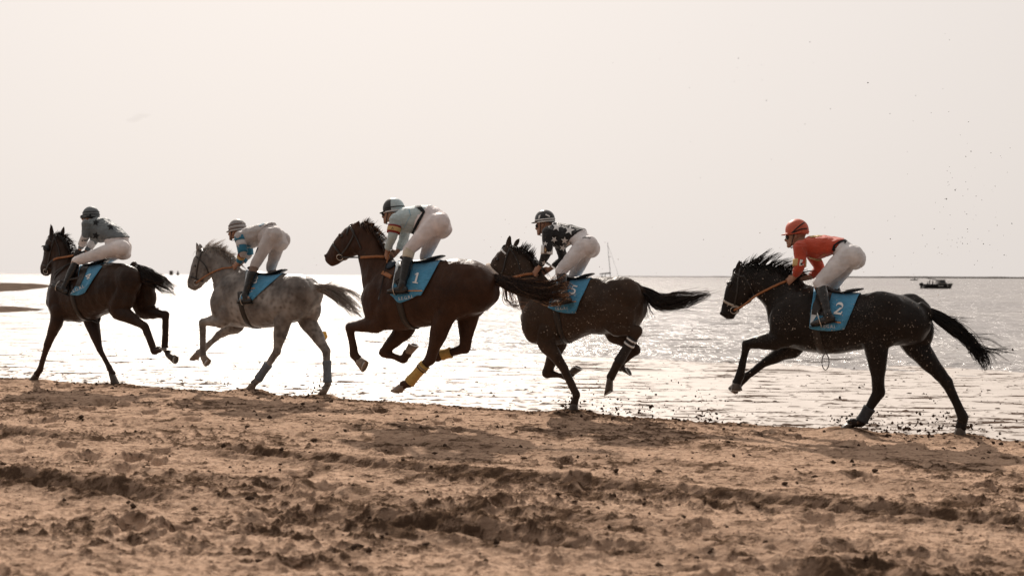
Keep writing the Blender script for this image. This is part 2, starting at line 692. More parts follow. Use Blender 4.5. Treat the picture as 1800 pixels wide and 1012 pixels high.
def persp_grid(ys, tx, ncol, height, keep=None, name='g'):
    t = np.linspace(-tx, tx, ncol)
    Yg = np.repeat(ys[:, None], ncol, 1)
    Xg = Yg * t[None, :]
    out = height(Xg, Yg)
    z, extra, wv = out
    n0, n1 = Xg.shape
    V = np.stack([Xg, Yg, z], -1).reshape(-1, 3)
    idx = np.arange(n0 * n1).reshape(n0, n1)
    F = np.stack([idx[:-1, :-1], idx[:-1, 1:], idx[1:, 1:], idx[1:, :-1]], -1).reshape(-1, 4)
    if keep is not None:
        kv = keep(Xg, Yg, wv).ravel()
        F = F[kv[F].any(1)]
        used = np.unique(F)
        mp = np.full(len(V), -1); mp[used] = np.arange(len(used))
        V, F = V[used], mp[F]
        extra = extra.ravel()[used]
    me = bpy.data.meshes.new(name)
    me.vertices.add(len(V)); me.vertices.foreach_set('co', V.ravel())
    me.loops.add(F.size); me.loops.foreach_set('vertex_index', F.ravel())
    me.polygons.add(len(F))
    me.polygons.foreach_set('loop_start', np.arange(0, F.size, 4))
    me.polygons.foreach_set('loop_total', np.full(len(F), 4))
    me.update(calc_edges=True)
    at = me.attributes.new('mud_damp_shade', 'FLOAT', 'POINT')  # mud on the wet flat; on the sand, moisture and painted shade
    at.data.foreach_set('value', np.clip(extra.ravel(), 0, 1).astype(np.float32))
    return me


def sand_material():
    mt, t, b = nodes('beach_sand')
    at = t.nodes.new('ShaderNodeAttribute'); at.attribute_name = 'mud_damp_shade'
    n1 = tex_noise(t, 1.6, 6, 0.65, mapscale=(0.55, 1.3, 1), vec=(0, 0, R(26)))
    n2 = tex_noise(t, 12, 5, 0.7)
    n3 = tex_noise(t, 240, 2, 0.6)
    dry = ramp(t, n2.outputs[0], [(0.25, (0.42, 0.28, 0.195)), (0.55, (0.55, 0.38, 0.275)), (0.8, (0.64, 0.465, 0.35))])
    wet = ramp(t, n2.outputs[0], [(0.3, (0.07, 0.043, 0.029)), (0.75, (0.14, 0.09, 0.06))])  # dark sand tone: moist sand, with the lumps' shade in its colour
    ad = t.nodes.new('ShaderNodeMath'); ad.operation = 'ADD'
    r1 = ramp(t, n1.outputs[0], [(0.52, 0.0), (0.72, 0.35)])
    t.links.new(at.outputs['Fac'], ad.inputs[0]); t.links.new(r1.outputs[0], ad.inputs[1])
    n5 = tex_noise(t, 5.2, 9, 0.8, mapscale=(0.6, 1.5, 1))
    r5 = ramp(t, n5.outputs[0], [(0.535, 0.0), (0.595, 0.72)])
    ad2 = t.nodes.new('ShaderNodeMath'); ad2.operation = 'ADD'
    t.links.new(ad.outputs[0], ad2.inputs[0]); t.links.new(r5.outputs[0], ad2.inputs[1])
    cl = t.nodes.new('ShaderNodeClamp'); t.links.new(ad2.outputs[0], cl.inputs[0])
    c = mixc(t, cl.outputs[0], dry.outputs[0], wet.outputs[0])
    gr = ramp(t, n3.outputs[0], [(0.3, 0.78), (0.7, 1.12)])
    mm = t.nodes.new('ShaderNodeMix'); mm.data_type = 'RGBA'; mm.blend_type = 'MULTIPLY'
    mm.inputs[0].default_value = 1
    t.links.new(c, mm.inputs[6]); t.links.new(gr.outputs[0], mm.inputs[7])
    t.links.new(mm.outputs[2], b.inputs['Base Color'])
    b.inputs['Roughness'].default_value = 0.95
    b.inputs['Specular IOR Level'].default_value = 0.0
    n4 = tex_noise(t, 22, 6, 0.7, mapscale=(0.7, 1.3, 1))
    bp = bump(t, b, n4.outputs[0], 1.0, 0.03)
    bump(t, b, n3.outputs[0], 0.4, 0.004, bp)
    return mt


def wet_material():
    """sand under a skin of water: smooth and mirror-like, with streaks of dull mud standing proud"""
    mt, t, b = nodes('wet_flat')
    at = t.nodes.new('ShaderNodeAttribute'); at.attribute_name = 'mud_damp_shade'
    s1 = tex_noise(t, 1.5, 6, 0.68, mapscale=(0.5, 1.6, 1), vec=(0, 0, 0))
    base = ramp(t, s1.outputs[0], [(0.3, (0.40, 0.35, 0.31)), (0.7, (0.52, 0.465, 0.42))])
    s2 = tex_noise(t, 2.2, 8, 0.72, mapscale=(0.42, 1.5, 1), vec=(0, 0, R(6)))
    mud = ramp(t, s2.outputs[0], [(0.548, 0.0), (0.585, 1.0)])
    mx_ = t.nodes.new('ShaderNodeMath'); mx_.operation = 'MAXIMUM'
    t.links.new(mud.outputs[0], mx_.inputs[0]); t.links.new(at.outputs['Fac'], mx_.inputs[1])
    c = mixc(t, mx_.outputs[0], base.outputs[0], (0.07, 0.048, 0.036))
    t.links.new(c, b.inputs['Base Color'])
    rg = ramp(t, mx_.outputs[0], [(0.0, 0.5), (1.0, 0.75)])
    t.links.new(rg.outputs[0], b.inputs['Roughness'])
    sp = ramp(t, mx_.outputs[0], [(0.0, 0.75), (0.8, 0.0)])
    t.links.new(sp.outputs[0], b.inputs['Specular IOR Level'])
    n4 = tex_noise(t, 5, 5, 0.6, mapscale=(0.5, 1.3, 1))
    bump(t, b, n4.outputs[0], 0.6, 0.03)
    return mt


def sea_material():
    mt, t, b = nodes('sea_water')
    n0 = tex_noise(t, 0.05, 4, 0.6, mapscale=(0.3, 1, 1))
    base = ramp(t, n0.outputs[0], [(0.35, (0.17, 0.15, 0.14)), (0.65, (0.25, 0.225, 0.205))])
    # dark ripple lines painted into the colour, as wave faces mirroring less sky
    nm = tex_noise(t, 0.9, 9, 0.75, mapscale=(0.45, 0.9, 1))
    mk = ramp(t, nm.outputs[0], [(0.575, 0.0), (0.62, 1.0)])
    cc = mixc(t, mk.outputs[0], base.outputs[0], (0.05, 0.042, 0.036))
    t.links.new(cc, b.inputs['Base Color'])
    rg = ramp(t, mk.outputs[0], [(0.0, 0.27), (1.0, 0.6)])
    t.links.new(rg.outputs[0], b.inputs['Roughness'])
    sp = ramp(t, mk.outputs[0], [(0.0, 0.5), (0.8, 0.0)])
    t.links.new(sp.outputs[0], b.inputs['Specular IOR Level'])
    n1 = tex_noise(t, 1.6, 5, 0.65, mapscale=(0.8, 0.8, 1))
    n2 = tex_noise(t, 0.30, 5, 0.65, mapscale=(1.0, 0.6, 1))
    bp = bump(t, b, n2.outputs[0], 1.0, 0.9)
    bump(t, b, n1.outputs[0], 1.0, 0.22, bp)
    return mt


M_SAND = sand_material()
M_WET = wet_material()
M_SEA = sea_material()
SEA_Z = -0.16


def wet_height(X, Y):
    u = (X - EDGE.x) * EF.x + (Y - EDGE.y) * EF.y
    wv = -((X - EDGE.x) * EN.x + (Y - EDGE.y) * EN.y)
    # the flat falls slowly seawards, far slower on the left where the tide leaves a wide mirror
    fall = 0.0105 - 0.0058 * sstep(-X, -1.0, 8.0)
    z = -0.045 - fall * np.clip(wv, 0, 60)
    z += 0.022 * fbm(u * 0.22, wv * 0.42, 201, 3)
    rip = fbm(u * 2.2, wv * 4.5, 205, 4, 0.6)
    z += 0.007 * rip * np.exp(-wv / 14)
    m_ = sstep(fbm(u * 3.0, wv * 7.0, 211, 4, 0.62) + 0.25 * np.exp(-((wv - 1.0) / 1.6) ** 2), 0.50, 0.62)
    z += 0.016 * m_
    # a low mud ridge left by a wheel far out on the flat
    d = Y - (21.5 - 0.05 * X + 0.3 * perlin(X * 0.6, X * 0 + 2.2, 214))
    ridge = np.exp(-(d / 0.16) ** 2) * sstep(perlin(X * 0.75 + 4, X * 0 + 1.7, 215), -0.12, 0.2) * ((X > -4.5) & (X < 6))
    z += 0.05 * ridge
    return z, np.clip(m_ * 0.9 + ridge, 0, 1), wv


ys = 8.0 * (95 / 8.0) ** (np.linspace(0, 1, 430))
me = persp_grid(ys, 0.72, 560, wet_height, lambda X, Y, wv: (wv > -0.5) , 'wet_sand')
wet = tag(link('wet_sand', me, M_WET, None), kind='structure')

V = [(-9000, 14, SEA_Z), (9000, 14, SEA_Z), (9000, 12000, SEA_Z), (-9000, 12000, SEA_Z)]
me = bpy.data.meshes.new('sea'); me.from_pydata(V, [], [(0, 1, 2, 3)])
tag(link('sea', me, M_SEA, None, False), kind='structure')


# low sand bars lying out on the flat at the far left
def bar(name, px0, px1, ytop, ybot, hgt, seed, label):
    a = ground_at(px1, (ytop + ybot) / 2, -0.15)
    yn, yf = ground_at(px0, ybot, -0.15).y, ground_at(px0, ytop, -0.15).y
    xr = a.x
    nx, ny = 90, 26
    V, F = [], []
    for i in range(nx):
        q = i / (nx - 1)
        X = xr - 46 * q ** 1.4
        wd = min(1, (q * 3.2) ** 0.6) + 0.02
        for j in range(ny):
            p = j / (ny - 1) * 2 - 1
            yc = (yn + yf) / 2 + (yf - yn) * 0.08 * math.sin(q * 7 + seed)
            Y = yc + p * (yf - yn) / 2 * wd * (1 + 0.25 * noise.noise(Vector((q * 9, p * 2, seed))))
            Z = SEA_Z - 0.05 + (hgt + 0.06) * max(0, 1 - p * p) ** 0.6 * min(1, q * 8 + 0.25) * (0.8 + 0.5 * noise.noise(Vector((q * 30, p * 5, seed))))
            V.append((X * Y / a.y, Y, Z))
    for i in range(nx - 1):
        for j in range(ny - 1):
            F.append((i * ny + j, i * ny + j + 1, (i + 1) * ny + j + 1, (i + 1) * ny + j))
    mb = MB().add(V, F)
    tag(link('sand_bar', mb.mesh(), M_BAR, None), kind='structure')


M_BAR = simple('bar_sand', (0.11, 0.082, 0.064), 0.9, 0.0, 0.5, 0.9, 0.6, 3, 0.05)
bar('a', 0, 92, 497, 518, 0.22, 1.0, '')
bar('b', 0, 78, 534, 553, 0.14, 4.0, '')

# a low strip of coast on the horizon, right
mb = MB()
V, F = [], []
n = 80
for i in range(n):
    px = 1090 + 910 * i / (n - 1)
    p = at_depth(px, 488, 5200)
    h = 1.6 + 4.6 * max(0, min(1, (i - 12) / 34)) + 1.6 * noise.noise(Vector((i * 0.35, 0, 1)))
    V += [(p.x, 5200, SEA_Z - 1), (p.x, 5200, max(1, h)), (p.x, 5290, max(1, h) + 1.0), (p.x, 5400, SEA_Z - 1)]
for i in range(n - 1):
    for j in range(3):
        F.append((i * 4 + j, i * 4 + 4 + j, i * 4 + 5 + j, i * 4 + 1 + j))
M_COAST = simple('far_coast', (0.16, 0.14, 0.125), 0.9, 0.1, 0.15, 0.01)
tag(link('distant_coast', MB().add(V, F).mesh(), M_COAST, None), kind='structure')

# the faint grey wisp of cloud at upper left
mt = bpy.data.materials.new('cloud_vapour'); mt.use_nodes = True
t = mt.node_tree; t.nodes.clear()
o_ = t.nodes.new('ShaderNodeOutputMaterial'); pv = t.nodes.new('ShaderNodeVolumePrincipled')
pv.inputs['Color'].default_value = (0.55, 0.53, 0.52, 1)
pv.inputs['Density'].default_value = 0.0045
t.links.new(pv.outputs[0], o_.inputs['Volume'])
c = at_depth(241, 208, 2600)
mb = MB()
for dx, dz, rx, rz in ((0, 0, 11, 8), (11, 5, 13, 6), (-13, -5, 12, 5), (22, 7, 12, 3), (-5, -3, 14, 6)):
    mb.ell(c + Vector((dx, 0, dz)), (rx, 12, rz))
cl = link('cloud', remesh(mb, 1.6, 6), mt, None)
tag(cl, kind='structure')

M_BLACK = simple('black_paint', (0.022, 0.021, 0.021), 0.5, 0.4)
M_WHITEGEL = simple('white_gelcoat', (0.62, 0.6, 0.57), 0.35, 0.5, 0.06)
M_GREYM = simple('grey_metal', (0.22, 0.21, 0.2), 0.4, 0.5, 0.1, metal=0.6)
M_DKCLOTH = simple('dark_clothes', (0.03, 0.03, 0.035), 0.8, 0.2)
M_GLASSD = simple('tinted_glass', (0.03, 0.035, 0.04), 0.08, 0.6)
M_SKIN = simple('skin', (0.36, 0.20, 0.135), 0.5, 0.35, 0.08)
M_CANVAS = simple('sail_cover', (0.06, 0.055, 0.055), 0.8, 0.2)


def hull_mesh(L, Bm, H, bow=0.35, rake=0.12, n=18):
    """pointed at +x, flat transom at -x, sheer rising to the bow; origin at the waterline amidships"""
    V, F = [], []
    ns = 9
    for i in range(n):
        q = i / (n - 1)
        x = -L / 2 + L * q
        hb = Bm / 2 * (1 - max(0, (q - (1 - bow)) / bow) ** 1.9) * (0.92 + 0.08 * min(1, q * 4))
        top = H * (1 + 0.45 * max(0, q - 0.45) ** 1.5)
        for j in range(ns):
            a = j / (ns - 1) * 2 - 1
            y = hb * math.copysign(abs(a) ** 0.7, a)
            z = top * (abs(a) ** 1.6) * 1.0 - 0.25 * H * (1 - abs(a) ** 2)
            xx = x + rake * L * max(0, (q - 0.6)) * (z / H)
            V.append((xx, y if abs(a) > 0 else 0, z))
    for i in range(n - 1):
        for j in range(ns - 1):
            F.append((i * ns + j, (i + 1) * ns + j, (i + 1) * ns + j + 1, i * ns + j + 1))
        F.append((i * ns, i * ns + ns - 1, (i + 1) * ns + ns - 1, (i + 1) * ns))      # deck
    F.append(tuple(range(ns)))
    return MB().add(V, F)


def sitter(c, sc=1.0, stand=False, hd=1):
    """a small person far off: continuous trunk, head and limbs"""
    mb = MB()
    z0 = 0.0
    if stand:
        for s_ in (-1, 1):
            mb.tube([(0, s_ * .09, .02), (0.01, s_ * .09, .45), (0, s_ * .09, .88)], [.05, .06, .085], sub=2, seg=8)
        z0 = 0.38
    else:
        for s_ in (-1, 1):
            mb.tube([(0, s_ * .09, .5), (.4 * hd, s_ * .11, .5), (.42 * hd, s_ * .1, .08)], [.085, .07, .05], sub=2, seg=8)
    mb.tube([(0, 0, z0 + .48), (.0, 0, z0 + .75), (.02 * hd, 0, z0 + .98), (.03 * hd, 0, z0 + 1.12)], [.12, .125, .1, .06], [.16, .17, .19, .06], sub=3, seg=10)
    mb.ell((.05 * hd, 0, z0 + 1.25), (.1, .08, .125), seg=10, rings=7)
    for s_ in (-1, 1):
        mb.tube([(.02, s_ * .19, z0 + 1.0), (.06 * hd, s_ * .25, z0 + .74), (.26 * hd, s_ * .2, z0 + .64)], [.055, .045, .035], sub=2, seg=8)
    me = remesh(mb, 0.035, 2)
    me.transform(Matrix.Scale(sc, 4))
    return me


def motor_boat():
    px = 1647
    p = ground_at(px, 507, SEA_Z)
    X, Y = p.x, p.y
    k = Y / FPX                                  # metres per photo pixel out there
    L = 49 * k
    o = root('motor_boat', None, (X, Y, SEA_Z), 'black-hulled motor boat with a low windscreen cabin, out on the sea at right', 'motor boat')
    Z = lambda q: Vector((X, Y, SEA_Z)) + Vector((q[0], q[1], q[2] * (.70 if q[2] > 0 else 1)))
    h = hull_mesh(L, 2.1, .74, 0.4, 0.16)
    me = h.mesh(); me.transform(Matrix.Translation((X, Y, SEA_Z)))
    link('hull', me, M_BLACK, o, False)
    V = []
    mb = MB()
    for i in range(14):
        q = i / 13
        pass
    # cabin: a tapered console with a raked screen
    x0, x1 = -0.02 * L, 0.27 * L
    zb = 1.1
    top = 1.95
    pr = [(x0, zb), (x0 + .12, top), (x0 + 1.1, top + .02), (x1, zb + .18), (x1 + .35, zb)]
    V = [Z((x, y, z)) for y in (-.75, .75) for x, z in pr]
    n_ = len(pr)
    F = [tuple(range(n_))[::-1], tuple(range(n_, 2 * n_))] + [(i, (i + 1) % n_, n_ + (i + 1) % n_, n_ + i) for i in range(n_)]
    link('cabin', MB().add(V, F).mesh(), M_GREYM, o, False)
    a, b_ = Vector((x0 + 1.12, 0, top)), Vector((x1 - .02, 0, zb + .22))
    V = [Z((a.x + .03, -.68, a.z)), Z((a.x + .03, .68, a.z)), Z((b_.x + .03, .68, b_.z)), Z((b_.x + .03, -.68, b_.z))]
    V += [v - Vector((.03, 0, .03)) for v in V]
    link('windscreen', MB().add(V, [(0, 1, 2, 3), (7, 6, 5, 4), (0, 4, 5, 1), (1, 5, 6, 2), (2, 6, 7, 3), (3, 7, 4, 0)]).mesh(), M_GLASSD, o, False)
    for sy in (-1, 1):
        link('side_window', MB().box(Z((x0 + .75, sy * .76, 1.62)), (.38, .012, .2)).mesh(), M_GLASSD, o, False)
    link('roof_hatch', MB().box(Z((x0 + .5, 0, top + .12)), (.75, .7, .05)).mesh(), M_WHITEGEL, o, False)
    mb = MB()
    mb.tube([Z((x0 - .05, 0, top + .1)), Z((x0 - .5, 0, top + .28)), Z((x0 - 1.3, 0, top + .36))], .05, .6, sub=2, seg=8)
    link('sun_shade', mb.mesh(), M_CANVAS, o)
    mb = MB()
    mb.tube([Z((-L / 2 - .35, 0, -.25)), Z((-L / 2 - .32, 0, .6)), Z((-L / 2 - .3, 0, 1.0))], [.12, .16, .24], [.1, .14, .2], sub=3, seg=10)
    mb.ell(Z((-L / 2 - .3, 0, 1.0)), (.36, .24, .3))
    link('outboard_motor', remesh(mb, .05, 3), M_BLACK, o)
    mb = MB()
    for q in range(5):
        xx = L * (.22 + .07 * q)
        mb.tube([Z((xx, -.55 + q * .08, 1.0 + q * .05)), Z((xx, -.55 + q * .08, 1.5 + q * .02))], .015, sub=1, seg=6)
    mb.tube([Z((L * .2, -.55, 1.5)), Z((L * .5, -.2, 1.62)), Z((L * .54, 0, 1.6))], .018, sub=3, seg=6)
    link('bow_rail', mb.mesh(), M_GREYM, o)
    link('hull_marking', MB().box(Z((.05 * L, -1.04, .62)), (.42, .01, .05)).mesh(), M_WHITEGEL, o, False)
    link('hull_marking', MB().box(Z((.32 * L, -.80, .70)), (.05, .012, .12)).mesh(), M_WHITEGEL, o, False)
    spots = [(-.36 * L, -.2, .22, False, 'seated person in dark clothes at the stern of the black motor boat'),
             (-.245 * L, .3, .30, True, 'taller standing person in dark clothes behind two shipmates on the motor boat'),
             (-.19 * L, -.45, .22, True, 'person standing in dark clothes against the cabin of the motor boat'),
             (.13 * L, -.1, .50, False, 'person at the helm behind the windscreen of the motor boat')]
    for x, y, z, st, lb in spots:
        r = root('person', None, (X + x, Y + y, SEA_Z + z), lb, 'person', 'people aboard the motor boat')
        me = sitter(None, .70, st)
        me.transform(Matrix.Translation((X + x, Y + y, SEA_Z + z)))
        link('body', me, M_DKCLOTH, r)


motor_boat()


def sail_boat():
    Y = 250.0
    k = Y / FPX
    b0 = at_depth(1076, 500, Y)
    X = b0.x
    o = root('sail_boat', None, (X, Y, SEA_Z), 'small sailing boat with a bare leaning mast beyond the brown horse numbered 5', 'sailing boat')
    L = 7.0
    h = hull_mesh(L, 2.3, 0.7, 0.5, 0.12)
    me = h.mesh(); me.transform(Matrix.Translation((X, Y, SEA_Z)))
    link('hull', me, M_CANVAS, o, False)
    Z = lambda px, py, dy=0: at_depth(px, py, Y + dy)
    mb = MB(); mb.tube([Z(1073.5, 497), Z(1072.5, 478), Z(1070, 450), Z(1068, 426)], [.07, .065, .055, .04], sub=3, seg=8)
    link('mast', mb.mesh(), M_CANVAS, o)
    mb = MB(); mb.tube([Z(1073, 480), Z(1062, 480.6), Z(1054, 481.4)], [.16, .13, .08], sub=3, seg=8)
    link('boom', mb.mesh(), M_CANVAS, o)
    mb = MB(); mb.tube([Z(1069, 432), Z(1079, 460), Z(1088, 487), Z(1089, 494)], .022, sub=3, seg=5)
    link('forestay', mb.mesh(), M_BLACK, o)
    mb = MB(); mb.tube([Z(1069.5, 451.5), Z(1073.5, 451)], .04, sub=1, seg=6)
    link('spreader', mb.mesh(), M_BLACK, o)
    mb = MB(); mb.box((X - .3, Y, SEA_Z + .85), (1.3, .7, .22))
    link('cabin', mb.mesh(), M_GREYM, o, False)
    mb = MB()
    for q in range(4):
        p0 = Z(1050 + q * 3.6, 489.5)
        mb.tube([p0, p0 + Vector((0, 0, .55))], .02, sub=1, seg=6)
    mb.tube([Z(1049, 486), Z(1061, 485.4)], .02, sub=1, seg=6)
    link('stern_rail', mb.mesh(), M_BLACK, o)
    for i, (px, lb) in enumerate(((1058, 'person sitting left under the boom of the sailing boat'), (1063.5, 'person sitting right under the boom of the sailing boat, close to the mast'))):
        p = Z(px, 491)
        r = root('person', None, p, lb, 'person', 'people aboard the sailing boat')
        me = sitter(None, .8); me.transform(Matrix.Translation(p))
        link('body', me, M_DKCLOTH, r)


sail_boat()


def far_ship(px0, px1, ytop, Y, label, wide):
    a, b_ = at_depth(px0, 480, Y), at_depth(px1, 480, Y)
    z0 = SEA_Z
    zt = at_depth(px0, ytop, Y).z
    L = b_.x - a.x
    c = Vector(((a.x + b_.x) / 2, Y, z0))
    o = root('ship', None, c, label, 'ship', 'far ships on the horizon')
    me = hull_mesh(L, L * .35, (zt - z0) * .45, .3, .05).mesh(); me.transform(Matrix.Translation(c))
    link('hull', me, M_COAST, o, False)
    H = zt - z0
    if wide:
        mb = MB(); mb.box(c + Vector((0, 0, H * .68)), (L * .5, L * .12, H * .3))
    else:
        mb = MB(); mb.tube([c + Vector((0, 0, H * .3)), c + Vector((0, 0, H * .75)), c + Vector((0, 0, H))], [L * .45, L * .3, L * .1], [L * .2, L * .15, L * .1], sub=1, seg=8)
    link('superstructure', mb.mesh(), M_COAST, o, False)


far_ship(298, 304, 475.6, 1700, 'tiny broad grey ship on the far horizon, left of the smaller peaked one', True)
far_ship(310.5, 315, 476, 1750, 'tiny peaked grey ship on the far horizon, nearest the nose of the grey horse', False)
p = ground_at(1607, 492.5, SEA_Z)
o = root('small_boat', None, p, 'tiny dark boat near the horizon, left of the black motor boat', 'boat')
me = hull_mesh(2.6 * p.y / 400, 1.2, .6, .4).mesh(); me.transform(Matrix.Translation(p)); link('hull', me, M_BLACK, o, False)
mb = MB(); mb.tube([p + Vector((.2, 0, .3)), p + Vector((.3, 0, 1.4)), p + Vector((.5, 0, 2.1))], [.3, .25, .15], sub=2, seg=8); link('wheelhouse', mb.mesh(), M_BLACK, o)

# ================================================================== the runners: measured data (zoom pixels of each runner's crop)
# trunk / neck / head: (upper point, lower point, half width in metres); legs: joints; side +1 = its left (towards the camera)
H = {}
H[5] = dict(fr=(1480, 171, 24, 2.469, 1250, 370),
    trunk=[((258, 440), (272, 520), .11), ((300, 385), (290, 572), .19), ((350, 330), (335, 595), .23), ((430, 322), (415, 612), .26), ((525, 356), (515, 622), .28),
           ((620, 364), (605, 612), .29), ((700, 357), (690, 592), .29), ((790, 358), (770, 590), .28), ((860, 380), (850, 585), .24), ((920, 420), (915, 570), .17), ((948, 455), (945, 530), .10)],
    neck=[((425, 330), (250, 490), .16), ((340, 270), (235, 425), .115), ((250, 238), (195, 372), .095), ((165, 235), (140, 325), .085)],
    head=[((120, 238), (182, 290), .085), ((92, 275), (188, 350), .098), ((68, 325), (172, 395), .09), ((56, 375), (135, 415), .07), ((46, 415), (118, 440), .058), ((44, 448), (100, 468), .05)],
    eye=(82, 322), nostril=(48, 445), mouth=((52, 462), (92, 462)),
    ears=[((112, 262), (125, 213), .05), ((120, 258), (131, 217), -.05)],
    legs=[('f', 1, [(310, 490), (292, 560), (155, 577), (126, 718), (112, 748)], (92, 776), (132, 779), 'hoof'),
          ('f', -1, [(385, 520), (360, 590), (238, 655), (142, 728), (113, 758)], (84, 772), (108, 790), 'hoof'),
          ('h', 1, [(745, 450), (715, 560), (728, 788), (650, 918), (607, 922)], (555, 944), (606, 946), 'ground'),
          ('h', -1, [(855, 460), (880, 575), (1022, 745), (1092, 895), (1084, 940)], (1058, 975), (1104, 977), 'ground')],
    wraps=[(2, .52, .95, 'boot')] ,
    tail=dict(path=[(925, 428), (985, 462), (1070, 520), (1140, 585), (1185, 640), (1205, 690)], w=[14, 26, 34, 36, 40, 26], lat=[0, 0, .02, .04, .05, .06], n=340,
              wisps=[([(960, 450), (1060, 475), (1150, 492)], 6), ([(1040, 490), (1130, 545), (1225, 565), (1308, 618)], 9), ([(1130, 570), (1210, 600), (1290, 605), (1312, 618)], 8), ([(1140, 600), (1220, 610), (1292, 658)], 9), ([(950, 470), (965, 520), (985, 555)], 6)]),
    mane=dict(crest=[(120, 244), (180, 236), (250, 240), (320, 262), (370, 290)], fly=[(28, -26), (34, -30), (44, -26), (50, -24), (40, -16)], n=230),
    cloth=dict(ft=(445, 335), rt_=(648, 358), rb=(578, 514), fb=(428, 508), num='2', npos=(556, 424), nh=54, nrot=8, stripe=(546, 484, 36, 5, 8), txt='S.E.G.R.I.', tpos=(508, 502), th=14, trot=3, small=(548, 472, 40, 6)),
    girth=(450, 520), girth_hang=True)
H[4] = dict(fr=(1010, 150, 24, 2.663, 840, 360),
    trunk=[((216, 500), (222, 580), .11), ((250, 440), (245, 625), .18), ((300, 385), (285, 655), .22), ((365, 345), (365, 660), .25), ((450, 350), (445, 640), .27),
           ((530, 347), (525, 608), .28), ((610, 338), (595, 606), .29), ((690, 352), (680, 602), .28), ((745, 385), (740, 575), .22), ((778, 420), (775, 530), .13)],
    neck=[((340, 360), (212, 510), .15), ((280, 300), (185, 430), .115), ((238, 235), (175, 370), .095), ((175, 192), (150, 310), .085)],
    head=[((135, 190), (205, 240), .085), ((92, 222), (215, 310), .098), ((70, 255), (188, 352), .09), ((56, 290), (140, 365), .07), ((40, 325), (105, 375), .058), ((34, 350), (80, 385), .05)],
    eye=(92, 256), nostril=(44, 350), mouth=((40, 372), (75, 378)),
    ears=[((140, 188), (150, 143), .05), ((178, 185), (194, 156), -.05)],
    legs=[('f', 1, [(310, 560), (325, 650), (402, 765), (461, 888), (452, 930)], (424, 962), (470, 964), 'ground'),
          ('f', -1, [(385, 560), (372, 655), (322, 788), (412, 802), (438, 786)], (488, 772), (446, 752), 'hoof'),
          ('h', 1, [(670, 430), (640, 560), (745, 592), (655, 742), (620, 808)], (598, 886), (626, 868), 'hoof'),
          ('h', -1, [(690, 440), (640, 590), (738, 680), (658, 748), (672, 765)], (716, 800), (690, 758), 'hoof')],
    wraps=[(2, .20, .95, 'dark_boot')],
    tail=dict(path=[(748, 388), (800, 418), (850, 455), (920, 452), (1000, 440), (1085, 415)], w=[14, 26, 40, 44, 36, 20], lat=[0, 0, 0, .02, .03, .04], n=330,
              wisps=[([(880, 435), (920, 412), (1020, 408), (1105, 392)], 12), ([(860, 480), (960, 480), (1040, 488)], 10), ([(790, 430), (782, 480), (790, 545)], 6), ([(795, 440), (805, 500), (825, 550)], 5), ([(960, 440), (1050, 425), (1130, 400)], 10)]),
    mane=dict(crest=[(160, 195), (200, 205), (235, 232), (262, 270), (290, 305)], fly=[(8, -6), (14, -14), (20, -30), (14, -8), (10, -4)], n=230),
    cloth=dict(ft=(375, 352), rt_=(530, 345), rb=(458, 506), fb=(330, 480), num='5', npos=(448, 398), nh=44, nrot=12, stripe=(428, 455, 66, 4, -6), txt='S.E.G.R.I.', tpos=(392, 484), th=13, trot=-3, small=None),
    girth=(365, 520), girth_hang=False)
